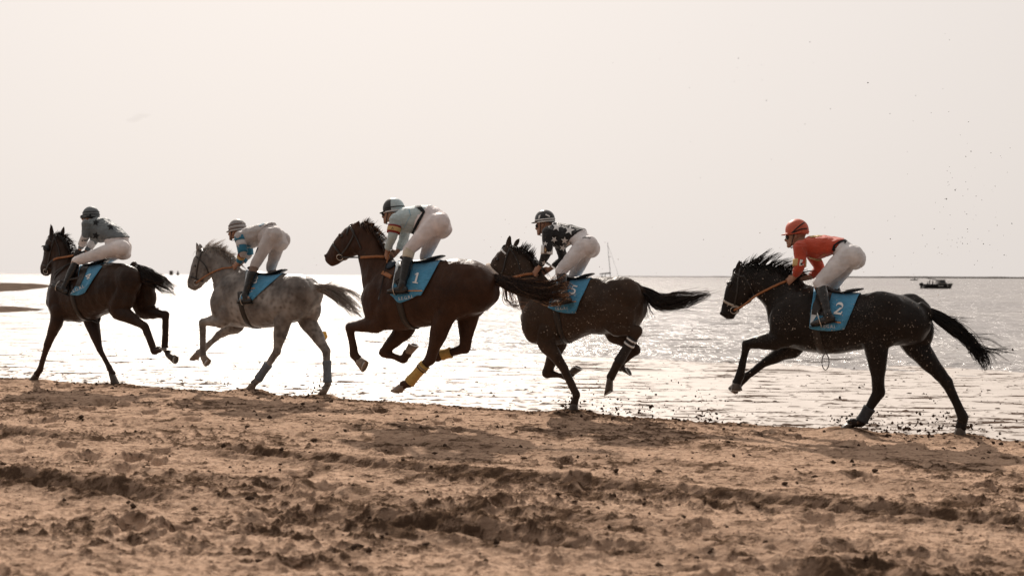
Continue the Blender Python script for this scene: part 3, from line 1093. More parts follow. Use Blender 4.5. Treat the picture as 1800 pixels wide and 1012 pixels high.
H[3] = dict(fr=(760, 160, 24, 2.664, 560, 330),
    trunk=[((218, 480), (230, 575), .11), ((255, 420), (252, 645), .18), ((310, 365), (300, 668), .22), ((390, 345), (380, 668), .26), ((470, 358), (470, 655), .28),
           ((555, 345), (560, 640), .29), ((640, 331), (640, 622), .30), ((715, 335), (715, 605), .29), ((775, 362), (775, 580), .25), ((822, 408), (820, 540), .16)],
    neck=[((365, 355), (220, 510), .155), ((312, 290), (206, 420), .115), ((278, 220), (190, 335), .095), ((222, 165), (185, 285), .085)],
    head=[((178, 160), (228, 240), .085), ((128, 190), (205, 305), .098), ((95, 225), (160, 325), .09), ((66, 266), (116, 342), .07), ((40, 300), (92, 360), .058), ((30, 328), (68, 370), .05)],
    eye=(108, 228), nostril=(32, 318), mouth=((32, 352), (70, 352)),
    ears=[((172, 186), (192, 152), .05), ((244, 182), (264, 163), -.05)],
    legs=[('f', 1, [(300, 560), (285, 632), (146, 652), (166, 780), (188, 806)], (204, 862), (224, 806), 'hoof'),
          ('f', -1, [(420, 560), (410, 655), (302, 772), (396, 804), (416, 774)], (466, 746), (422, 728), 'hoof'),
          ('h', 1, [(665, 440), (585, 600), (522, 800), (424, 912), (396, 924)], (338, 946), (394, 960), 'hoof'),
          ('h', -1, [(700, 450), (700, 600), (686, 752), (578, 782), (552, 794)], (512, 820), (530, 786), 'hoof')],
    wraps=[(2, .25, .98, 'yellow_wrap'), (3, .62, 1.0, 'yellow_wrap')],
    tail=dict(path=[(795, 412), (850, 432), (920, 455), (1000, 478), (1075, 482), (1140, 462)], w=[16, 26, 38, 52, 56, 40], lat=[0, 0, .02, .04, .05, .06], n=380,
              wisps=[([(980, 470), (1050, 450), (1110, 470), (1160, 455), (1185, 480)], 46), ([(980, 490), (1060, 520), (1120, 500), (1180, 512)], 40), ([(990, 480), (1050, 500), (1090, 470), (1150, 440)], 30), ([(870, 470), (880, 530), (930, 555), (985, 540)], 14), ([(900, 480), (920, 545), (980, 560)], 10), ([(1020, 462), (1110, 430), (1170, 398)], 22), ([(1040, 500), (1120, 508), (1190, 500)], 20), ([(1020, 520), (1090, 545), (1170, 520)], 16)], tan=True),
    mane=dict(crest=[(200, 166), (235, 172), (268, 205), (290, 245), (312, 285)], fly=[(20, -14), (18, -10), (14, -10), (12, -10), (10, -8)], n=180, tan=True),
    cloth=dict(ft=(372, 330), rt_=(572, 343), rb=(488, 502), fb=(340, 488), num='1', npos=(459, 422), nh=50, nrot=10, stripe=(452, 482, 68, 5, 0), txt='S.E.G.R.I.', tpos=(408, 514), th=15, trot=-10, small=(452, 472, 60, 6), tip=(386, 538)),
    girth=(375, 545), girth_hang=False)
H[2] = dict(fr=(470, 130, 25, 2.976, 320, 370),
    trunk=[((172, 440), (182, 505), .11), ((205, 380), (205, 575), .18), ((245, 330), (245, 603), .22), ((310, 310), (310, 612), .25), ((380, 325), (385, 616), .28),
           ((460, 342), (455, 612), .29), ((540, 332), (530, 600), .30), ((610, 332), (600, 580), .30), ((668, 352), (660, 550), .25), ((702, 392), (698, 500), .16)],
    neck=[((310, 310), (178, 455), .15), ((265, 262), (172, 400), .115), ((210, 213), (158, 350), .095), ((145, 190), (130, 300), .085)],
    head=[((98, 202), (155, 255), .085), ((68, 245), (165, 322), .098), ((54, 290), (140, 360), .09), ((43, 335), (112, 384), .07), ((30, 366), (96, 404), .058), ((33, 394), (72, 418), .05)],
    eye=(68, 290), nostril=(36, 375), mouth=((38, 408), (76, 408)),
    ears=[((88, 216), (76, 167), .05), ((100, 206), (92, 172), -.05)],
    legs=[('f', 1, [(235, 510), (215, 572), (108, 582), (109, 738), (112, 762)], (122, 814), (142, 774), 'hoof'),
          ('f', -1, [(300, 540), (285, 602), (195, 650), (110, 728), (86, 744)], (42, 776), (84, 782), 'hoof'),
          ('h', 1, [(590, 430), (530, 565), (496, 738), (398, 882), (376, 902)], (328, 934), (384, 938), 'ground'),
          ('h', -1, [(640, 440), (660, 580), (756, 735), (762, 905), (750, 932)], (706, 964), (752, 968), 'ground')],
    wraps=[(2, .45, .98, 'grey_boot'), (3, .30, .95, 'grey_boot')],
    tail=dict(path=[(688, 395), (740, 408), (800, 430), (860, 480), (910, 530), (950, 560)], w=[14, 24, 36, 44, 44, 22], lat=[0, 0, .0, .02, .03, .04], n=230,
              wisps=[([(720, 400), (790, 400), (870, 420), (930, 460), (960, 525)], 30), ([(700, 395), (760, 405), (830, 440), (890, 500), (945, 545)], 24), ([(720, 395), (780, 385), (815, 370)], 10), ([(750, 410), (830, 420), (930, 440)], 16)], light=True),
    mane=dict(crest=[(110, 196), (160, 192), (210, 210), (250, 240), (285, 280)], fly=[(26, -14), (36, -20), (30, -14), (20, -8), (12, -6)], n=230),
    cloth=dict(ft=(335, 308), rt_=(528, 330), rb=(362, 478), fb=(300, 470), num='3', npos=(384, 362), nh=42, nrot=14, stripe=(368, 407, 26, 4, -6), txt='S.E.G.R.I.', tpos=(345, 430), th=11, trot=-30, small=None, cut=True),
    girth=(308, 500), girth_hang=False)
H[1] = dict(fr=(180, 123, 23, 2.976, 40, 350),
    trunk=[((146, 480), (156, 570), .11), ((172, 420), (185, 620), .18), ((215, 372), (235, 638), .22), ((270, 348), (300, 645), .25), ((330, 350), (355, 632), .28),
           ((395, 345), (405, 610), .29), ((455, 333), (455, 595), .30), ((515, 334), (505, 580), .30), ((565, 352), (555, 555), .26), ((600, 392), (592, 510), .17)],
    neck=[((270, 335), (150, 495), .15), ((250, 285), (155, 425), .115), ((235, 235), (158, 365), .095), ((205, 190), (150, 295), .085)],
    head=[((158, 182), (215, 228), .085), ((130, 218), (205, 300), .098), ((118, 262), (182, 340), .09), ((110, 312), (160, 368), .07), ((97, 352), (146, 388), .058), ((98, 380), (130, 404), .05)],
    eye=(126, 262), nostril=(100, 368), mouth=((102, 396), (132, 396)),
    ears=[((150, 188), (147, 128), .06), ((206, 186), (216, 142), -.06)],
    legs=[('f', 1, [(185, 540), (180, 630), (128, 765), (90, 892), (76, 915)], (28, 946), (82, 948), 'ground'),
          ('f', -1, [(335, 560), (362, 650), (404, 785), (454, 882), (468, 912)], (474, 968), (500, 970), 'ground'),
          ('h', 1, [(545, 430), (490, 575), (636, 665), (690, 796), (712, 786)], (768, 792), (714, 776), 'hoof'),
          ('h', -1, [(620, 440), (630, 580), (746, 606), (744, 775), (762, 812)], (796, 862), (800, 816), 'hoof')],
    wraps=[],
    tail=dict(path=[(588, 352), (622, 382), (660, 408), (705, 428), (750, 448), (790, 472)], w=[16, 38, 48, 40, 30, 14], lat=[0, .04, .06, .06, .06, .06], n=420,
              wisps=[([(680, 395), (730, 400), (765, 440), (822, 468)], 16), ([(700, 440), (760, 470), (815, 500)], 18), ([(690, 440), (730, 480), (800, 500)], 14)]),
    mane=dict(crest=[(175, 178), (205, 190), (232, 222), (248, 262), (262, 305)], fly=[(16, -8), (22, -6), (24, -4), (20, 4), (12, 4)], n=200),
    cloth=dict(ft=(300, 350), rt_=(430, 340), rb=(332, 488), fb=(255, 498), num='4', npos=(343, 402), nh=34, nrot=26, stripe=(285, 441, 42, 5, -20), txt='S.E.G.R.I.', tpos=(284, 470), th=17, trot=-24, small=None, cut=True),
    girth=(258, 500), girth_hang=False, blinker=(110, 250))

# jockeys: torso pairs are (back line, belly line, half width); arms shoulder-elbow-wrist-hand; legs hip-knee-ankle-heel-toe
J = {}
J[5] = dict(helm=(371, 86), hr=(51, 40), tilt=-8, face=(352, 125), neck=[(388, 118), (398, 150)],
    jersey=[((396, 138), (375, 168), .10), ((425, 112), (398, 196), .185), ((500, 106), (452, 215), .175), ((578, 120), (528, 192), .155)],
    pelvis=[((582, 124), (528, 190), .15), ((628, 158), (560, 228), .175), ((642, 205), (600, 248), .13)],
    arm_n=[(388, 165), (386, 235), (366, 285), (340, 304)], arm_f=[(430, 165), (470, 250), (432, 290), (392, 292)],
    leg_n=[(592, 192), (470, 316), (505, 448), (522, 470), (436, 494)], leg_f=[(602, 205), (530, 320), (560, 440), (572, 460), (500, 490)], bh=.22)
J[4] = dict(helm=(312, 68), hr=(49, 36), tilt=-6, face=(298, 108), neck=[(330, 100), (345, 125)],
    jersey=[((348, 96), (322, 150), .10), ((372, 82), (340, 185), .185), ((440, 92), (395, 212), .175), ((500, 112), (440, 170), .155)],
    pelvis=[((495, 118), (435, 180), .15), ((540, 155), (480, 225), .175), ((548, 200), (505, 240), .13)],
    arm_n=[(328, 132), (326, 218), (292, 285), (268, 318)], arm_f=[(375, 150), (398, 258), (350, 292), (308, 316)],
    leg_n=[(500, 185), (388, 310), (405, 420), (425, 445), (345, 462)], leg_f=[(510, 200), (448, 338), (470, 420), (490, 440), (420, 460)], bh=.22)
J[3] = dict(helm=(350, 98), hr=(54, 41), tilt=-8, face=(326, 132), neck=[(372, 122), (390, 140)],
    jersey=[((382, 112), (345, 165), .10), ((410, 92), (368, 200), .185), ((480, 82), (425, 216), .175), ((535, 80), (455, 205), .155)],
    pelvis=[((530, 80), (450, 200), .155), ((592, 118), (505, 222), .18), ((612, 175), (560, 235), .13)],
    arm_n=[(362, 150), (348, 222), (322, 290), (316, 318)], arm_f=[(405, 150), (400, 240), (372, 296), (350, 312)],
    leg_n=[(548, 160), (425, 290), (392, 450), (402, 478), (326, 484)], leg_f=[(555, 180), (500, 318), (520, 420), (535, 440), (470, 470)], bh=.10, gaiter=True)
J[2] = dict(helm=(288, 92), hr=(50, 38), tilt=-10, face=(266, 122), neck=[(310, 112), (325, 130)],
    jersey=[((328, 98), (290, 150), .10), ((352, 84), (320, 190), .185), ((420, 66), (365, 198), .175), ((478, 60), (410, 165), .155)],
    pelvis=[((470, 66), (400, 150), .15), ((522, 105), (440, 190), .175), ((540, 160), (490, 210), .13)],
    arm_n=[(302, 135), (318, 216), (300, 268), (274, 292)], arm_f=[(340, 140), (348, 225), (318, 268), (290, 288)],
    leg_n=[(470, 125), (382, 286), (330, 440), (352, 472), (292, 476)], leg_f=[(510, 150), (465, 300), (500, 400), (515, 415), (455, 450)], bh=.04, sock=True)
J[1] = dict(helm=(356, 84), hr=(47, 37), tilt=-4, face=(330, 100), neck=[(368, 104), (382, 122)],
    jersey=[((398, 94), (345, 150), .10), ((432, 98), (352, 200), .185), ((490, 138), (405, 228), .175), ((545, 195), (450, 215), .155)],
    pelvis=[((532, 190), (440, 225), .15), ((552, 232), (470, 290), .175), ((548, 275), (510, 312), .13)],
    arm_n=[(338, 128), (326, 196), (300, 262), (276, 290)], arm_f=[(370, 140), (372, 220), (330, 275), (290, 296)],
    leg_n=[(508, 252), (284, 322), (216, 462), (226, 484), (154, 446)], leg_f=[(510, 262), (440, 318), (420, 400), (430, 420), (360, 440)], bh=.05)

FR = {i: Frame(*h['fr']) for i, h in H.items()}
LAT = {'f': (.15, .15, .13, .12, .12), 'h': (.14, .15, .12, .11, .11)}
for i, h in H.items():
    fr = FR[i]
    for kind, side, pts, toe, heel, st in h['legs']:
        if st == 'ground':
            for q in (toe, heel):
                p = fr.M @ fr.L(q[0], q[1], side * LAT[kind][4])
                CONTACTS.append((p.x, p.y, p.z))

# ------------------------------------------------------------------ the beach itself, now that the footing is known
ys = np.concatenate([np.linspace(.4, 4.3, 30)[:-1], 4.3 * (26 / 4.3) ** (np.linspace(0, 1, 960))])
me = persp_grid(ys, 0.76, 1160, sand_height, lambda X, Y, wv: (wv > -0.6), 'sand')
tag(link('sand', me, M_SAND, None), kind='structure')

# ------------------------------------------------------------------ materials of the runners
COAT = {
    1: coat_mat('dark_bay_coat', (0.021, 0.0105, 0.0062), (0.042, 0.021, 0.012), 0.42),
    2: coat_mat('grey_coat', (0.05, 0.04, 0.035), (0.21, 0.184, 0.166), 0.46, dapple=(0.36, 0.33, 0.305), spec=.3, specks=.5),
    3: coat_mat('bay_coat', (0.032, 0.0145, 0.0085), (0.062, 0.0285, 0.0155), 0.46, specks=.15, spec=.15),
    4: coat_mat('dusty_brown_coat', (0.034, 0.021, 0.014), (0.064, 0.041, 0.028), 0.5, specks=.7, spec=.15),
    5: coat_mat('black_coat', (0.0085, 0.006, 0.0048), (0.019, 0.0135, 0.0105), 0.42, specks=.8, spec=.17)}


def hair_mat(name, c1, c2):
    mt, t, b = nodes(name)
    n = tex_noise(t, 55, 3)
    r = ramp(t, n.outputs[0], [(0.42, c1), (0.72, c2)])
    t.links.new(r.outputs[0], b.inputs['Base Color'])
    b.inputs['Roughness'].default_value = 0.36
    b.inputs['Specular IOR Level'].default_value = 0.5
    # loose hair glows when the sun stands behind it
    tr = t.nodes.new('ShaderNodeBsdfTranslucent')
    r2 = ramp(t, n.outputs[0], [(0.3, tuple(min(1, q * 2.2) for q in c1)), (0.7, tuple(min(1, q * 2.6) for q in c2))])
    t.links.new(r2.outputs[0], tr.inputs[0])
    ms = t.nodes.new('ShaderNodeMixShader'); ms.inputs[0].default_value = 0.45
    t.links.new(b.outputs[0], ms.inputs[1]); t.links.new(tr.outputs[0], ms.inputs[2])
    t.links.new(ms.outputs[0], t.nodes['Material Output'].inputs[0])
    return mt


TIPS = {1: ((.06, .035, .022), (.14, .085, .055)), 2: ((.40, .34, .29), (.62, .55, .48)), 3: ((.16, .095, .06), (.42, .28, .19)), 4: ((.04, .026, .02), (.12, .08, .06)), 5: ((.02, .016, .013), (.06, .045, .037))}
HAIR = {1: hair_mat('dark_hair', (0.015, 0.009, 0.007), (0.04, 0.022, 0.014)), 2: hair_mat('grey_hair', (0.22, 0.185, 0.16), (0.52, 0.455, 0.40)),
        3: hair_mat('brown_black_hair', (0.015, 0.009, 0.007), (0.13, 0.075, 0.048)), 4: hair_mat('black_brown_hair', (0.018, 0.013, 0.01), (0.06, 0.04, 0.03)),
        5: hair_mat('black_hair', (0.010, 0.008, 0.007), (0.025, 0.02, 0.017))}
TIP = {k: hair_mat('highlight_hair', *q) for k, q in TIPS.items()}  # paler strands: highlights of lit hair put into the colour
M_HOOF = simple('hoof_horn', (0.075, 0.055, 0.042), 0.45, 0.4, 0.3, 25)
M_HOOFP = simple('pale_hoof_horn', (0.22, 0.165, 0.125), 0.5, 0.35, 0.25, 25)
M_SHOE = simple('worn_steel', (0.38, 0.36, 0.34), 0.35, 0.5, 0.2, 60, metal=0.9)
M_EYE = simple('dark_eye', (0.008, 0.006, 0.005), 0.06, 0.7)
M_DARKSKIN = simple('nostril_skin', (0.012, 0.009, 0.008), 0.5, 0.3)
M_LEATHER = simple('dark_leather', (0.022, 0.017, 0.014), 0.38, 0.45, 0.25, 40)
M_TAN = simple('tan_leather', (0.30, 0.115, 0.04), 0.5, 0.35, 0.2, 40)
M_WEB = simple('pale_webbing', (0.42, 0.36, 0.30), 0.7, 0.2)
M_BOOT = simple('boot_leather', (0.016, 0.014, 0.013), 0.26, 0.5, 0.2, 30, 0.25, 30, 0.01)
M_STEEL = simple('bit_steel', (0.55, 0.53, 0.5), 0.25, 0.5, 0.1, metal=1)
M_WHITE = simple('white_print', (0.78, 0.78, 0.77), 0.6, 0.3, 0.03)
M_ORANGE = simple('orange_print', (0.62, 0.26, 0.07), 0.6, 0.3, 0.05)
M_PALEBLUE = simple('pale_blue_print', (0.25, 0.42, 0.52), 0.6, 0.3, 0.1)
M_CLOTHW = simple('white_cloth_lining', (0.62, 0.66, 0.68), 0.8, 0.2, 0.08, 12, 0.3, 18, 0.02)
M_YWRAP = simple('yellow_bandage', (0.46, 0.29, 0.09), 0.8, 0.2, 0.15, 30, 0.3, 90, 0.004)
M_GBOOT = simple('grey_blue_leg_boot', (0.13, 0.145, 0.165), 0.7, 0.25, 0.15, 20, 0.2, 60, 0.004)
M_DGBOOT = simple('muddy_grey_leg_boot', (0.045, 0.047, 0.052), 0.7, 0.1, 0.3, 20)
M_DBOOT = simple('dark_leg_boot', (0.03, 0.024, 0.021), 0.6, 0.3, 0.15)
M_FLEECE = simple('pale_sheepskin', (0.62, 0.52, 0.45), 0.95, 0.1, 0.1, 40, 0.8, 120, 0.01)
M_BLINK = simple('black_blinker', (0.012, 0.012, 0.013), 0.4, 0.4)


def cloth_mat(name, c, str_=0.5):
    mt, t, b = nodes(name)
    n = tex_noise(t, 6, 4, 0.6)
    r = ramp(t, n.outputs[0], [(0.3, tuple(q * 0.82 for q in c)), (0.7, tuple(min(1, q * 1.12) for q in c))])
    t.links.new(r.outputs[0], b.inputs['Base Color'])
    b.inputs['Roughness'].default_value = 0.62
    b.inputs['Specular IOR Level'].default_value = 0.3
    b.inputs['Sheen Weight'].default_value = 0.2
    n1 = tex_noise(t, 9, 4, 0.6, mapscale=(1, 1, 2.2))
    n2 = tex_noise(t, 420, 2)
    bp = bump(t, b, n1.outputs[0], str_, 0.03)
    bump(t, b, n2.outputs[0], 0.15, 0.002, bp)
    return mt


M_BLUE = cloth_mat('blue_saddle_cloth', (0.065, 0.28, 0.47), 1.2)
M_BREECH = {1: cloth_mat('off_white_breeches', (0.74, 0.69, 0.68)), 2: cloth_mat('grey_white_breeches', (0.50, 0.46, 0.45)), 3: cloth_mat('pinkish_white_breeches', (0.73, 0.66, 0.655)),
            4: cloth_mat('white_breeches', (0.74, 0.70, 0.70)), 5: cloth_mat('dusty_white_breeches', (0.66, 0.635, 0.635))}
M_JERS = {1: cloth_mat('slate_grey_silks', (0.135, 0.155, 0.165), 0.9), 2: cloth_mat('pale_grey_silks', (0.46, 0.43, 0.42), 0.9), 3: cloth_mat('pale_cyan_silks', (0.46, 0.55, 0.565), 0.9),
          4: cloth_mat('black_silks', (0.013, 0.012, 0.013), 0.9), 5: cloth_mat('orange_red_silks', (0.50, 0.065, 0.028), 0.9)}
M_STARD = simple('black_star', (0.012, 0.013, 0.015), 0.7, 0.2)
M_STARW = simple('white_star', (0.74, 0.73, 0.72), 0.7, 0.2, 0.04)
M_TEAL = cloth_mat('teal_blue_silk', (0.02, 0.16, 0.26))
M_SLEEVEW = cloth_mat('white_silk', (0.62, 0.60, 0.60))
M_HELM = {1: simple('slate_helmet_cover', (0.13, 0.145, 0.155), 0.6, 0.3), 2: simple('grey_white_helmet_cover', (0.27, 0.255, 0.25), 0.55, 0.3), 3: simple('black_helmet_cover', (0.02, 0.018, 0.018), 0.45, 0.4),
          4: simple('glossy_black_helmet', (0.014, 0.013, 0.014), 0.25, 0.5), 5: simple('orange_helmet_cover', (0.50, 0.10, 0.055), 0.5, 0.35)}
M_HELMC = simple('pale_cyan_helmet_cover', (0.42, 0.50, 0.52), 0.5, 0.3)
M_HBLACK = simple('black_elastic', (0.012, 0.012, 0.012), 0.6, 0.3)
M_BROWNBAND = simple('brown_helmet_band', (0.14, 0.07, 0.045), 0.6, 0.3)
M_RED = simple('dark_red_armband', (0.22, 0.025, 0.02), 0.7, 0.2)
M_YEL = simple('yellow_armband', (0.52, 0.36, 0.16), 0.7, 0.2)
M_LENS = simple('goggle_lens', (0.02, 0.02, 0.022), 0.1, 0.6)
M_GLOVE = simple('dark_glove', (0.025, 0.025, 0.028), 0.7, 0.2)
M_CREAM = cloth_mat('cream_gaiter', (0.60, 0.545, 0.43))
M_SOCK = simple('tan_sock', (0.20, 0.14, 0.115), 0.8, 0.2)

HORSE_LABEL = {
    1: 'dark bay horse with blinkers at the far left, running away from the viewer',
    2: 'dappled grey horse galloping second from the left with a pale flying mane',
    3: 'reddish bay horse in the middle with yellow bandages on its hind legs',
    4: 'dusty brown horse with head partly hidden behind the bay horse, white-striped leg boots',
    5: 'mud-spattered black horse galloping last at the far right'}
SHORT = {1: 'leftmost dark bay horse', 2: 'grey horse', 3: 'bay horse with yellow bandages', 4: 'dusty brown horse', 5: 'black horse at the right'}
RIDER_LABEL = {
    1: 'jockey in slate grey silks with black stars, bent over the leftmost horse',
    2: 'jockey in pale grey silks with blue and white hooped sleeves on the grey horse',
    3: 'jockey in pale cyan silks with a black waistband and quartered helmet, holding a whip',
    4: 'jockey in black silks with white stars on the dusty brown horse',
    5: 'jockey in orange silks and orange helmet on the black horse at the right'}


def leg_joints(fr, kind, side, pts):
    return [fr.L(q[0], q[1], side * l) for q, l in zip(pts, LAT[kind])]


def lerp(a, b, t):
    return a + (b - a) * t


def add_leg(mb, kind, j, side):
    if kind == 'f':
        sh, el, kn, fe, co = j
        P = [sh, el, lerp(el, kn, .35), lerp(el, kn, .68), lerp(el, kn, .90), kn, lerp(kn, fe, .14), lerp(kn, fe, .45), lerp(kn, fe, .80), fe, lerp(fe, co, .5), co]
        A = [.130, .112, .090, .068, .057, .057, .048, .043, .044, .052, .045, .052]
        B = [.085, .088, .075, .060, .052, .052, .043, .036, .037, .044, .040, .050]
    else:
        hp, st, hk, fe, co = j
        P = [hp, lerp(hp, st, .55), st, lerp(st, hk, .38), lerp(st, hk, .70), lerp(st, hk, .90), hk, lerp(hk, fe, .17), lerp(hk, fe, .48), lerp(hk, fe, .82), fe, lerp(fe, co, .5), co]
        A = [.20, .185, .135, .102, .073, .064, .069, .056, .047, .047, .055, .047, .053]
        B = [.12, .13, .10, .080, .058, .051, .051, .044, .038, .039, .046, .041, .051]
    n0 = 2 if kind == 'h' else 2
    mb.tube(P, A, B, sub=3, seg=12, cap=0.8)
    if kind == 'h':
        st, hk, fe = j[1], j[2], j[3]
        bk = (hk - (st + fe) / 2)
        bk.y = 0
        if bk.length > .02:
            bk.normalize()
            mb.ell(hk + bk * .032, (.036, .030, .042), seg=10, rings=7)
            mb.tube([hk + bk * .034, lerp(st, hk, .72) + bk * .045, lerp(st, hk, .45) + bk * .04], [.022, .016, .03], [.018, .015, .03], sub=2, seg=8)
    # ergot tuft behind the fetlock
    a, b_ = (j[3] - j[2]).normalized(), (j[4] - j[3]).normalized()
    bk = (a - b_)
    if bk.length > .15:
        bk.normalize()
        mb.ell(j[3] + bk * .018, (.03, .026, .03), seg=8, rings=6)


def make_hoof(fr, parent, co, toe, heel, lat, mat, prev):
    T, Hh = fr.L(toe[0], toe[1], lat), fr.L(heel[0], heel[1], lat)
    f = (T - Hh)
    ln = f.length
    f.normalize()
    side = Vector((0, 1, 0)); side = (side - f * side.dot(f)).normalized()
    nrm = f.cross(side)                        # away from or into the leg
    c0 = (T + Hh) / 2
    if nrm.dot(co - c0) < 0:
        nrm = -nrm
    lnh = min(max(ln, .125), .145)
    cen = c0
    V, F = [], []
    n = 18
    levels = [(0, 1.0), (0.25, .93), (.6, .84), (1.0, .76)]
    apex = co
    for lv, sc in levels:
        c = cen.lerp(apex + f * .004, lv)
        for k in range(n):
            a = 2 * math.pi * k / n
            x = math.cos(a); y = math.sin(a)
            rx = (lnh / 2) * (1.0 if x > 0 else .92) * (sc if lv > 0 else 1)
            ry = .064 * sc
            V.append(c + f * (x * rx) + side * (y * ry * (1.05 if x > -.2 else .95)))
    for l in range(3):
        for k in range(n):
            q = (k + 1) % n
            F.append((l * n + k, l * n + q, (l + 1) * n + q, (l + 1) * n + k))
    F.append(tuple(3 * n + k for k in range(n)))
    # concave sole with a frog
    b0 = len(V)
    for k in range(n):
        a = 2 * math.pi * k / n
        V.append(cen + f * (math.cos(a) * lnh * .40) + side * (math.sin(a) * .048) + nrm * .002)
    V.append(cen + nrm * .016)
    for k in range(n):
        q = (k + 1) % n
        F.append((k, b0 + k, b0 + q, q))
        F.append((b0 + k, b0 + n, b0 + q))
    o = link('hoof', MB().add(V, F).mesh(), mat, parent)
    # steel racing plate, open at the heel
    V, F = [], []
    ns = 15
    for k in range(ns):
        a = -2.45 + 4.9 * k / (ns - 1)
        for rr, h in ((1.0, -.001), (1.0, -.010), (.80, -.010), (.80, -.001)):
            V.append(cen + f * (math.cos(a) * lnh * .5 * rr) + side * (math.sin(a) * .064 * rr) + nrm * h)
    for k in range(ns - 1):
        for q in range(4):
            r_ = (q + 1) % 4
            F.append((k * 4 + q, k * 4 + r_, (k + 1) * 4 + r_, (k + 1) * 4 + q))
    F += [(0, 1, 2, 3), (ns * 4 - 1, ns * 4 - 2, ns * 4 - 3, ns * 4 - 4)]
    link('horseshoe', MB().add(V, F).mesh(), M_SHOE, o, False)
    return o


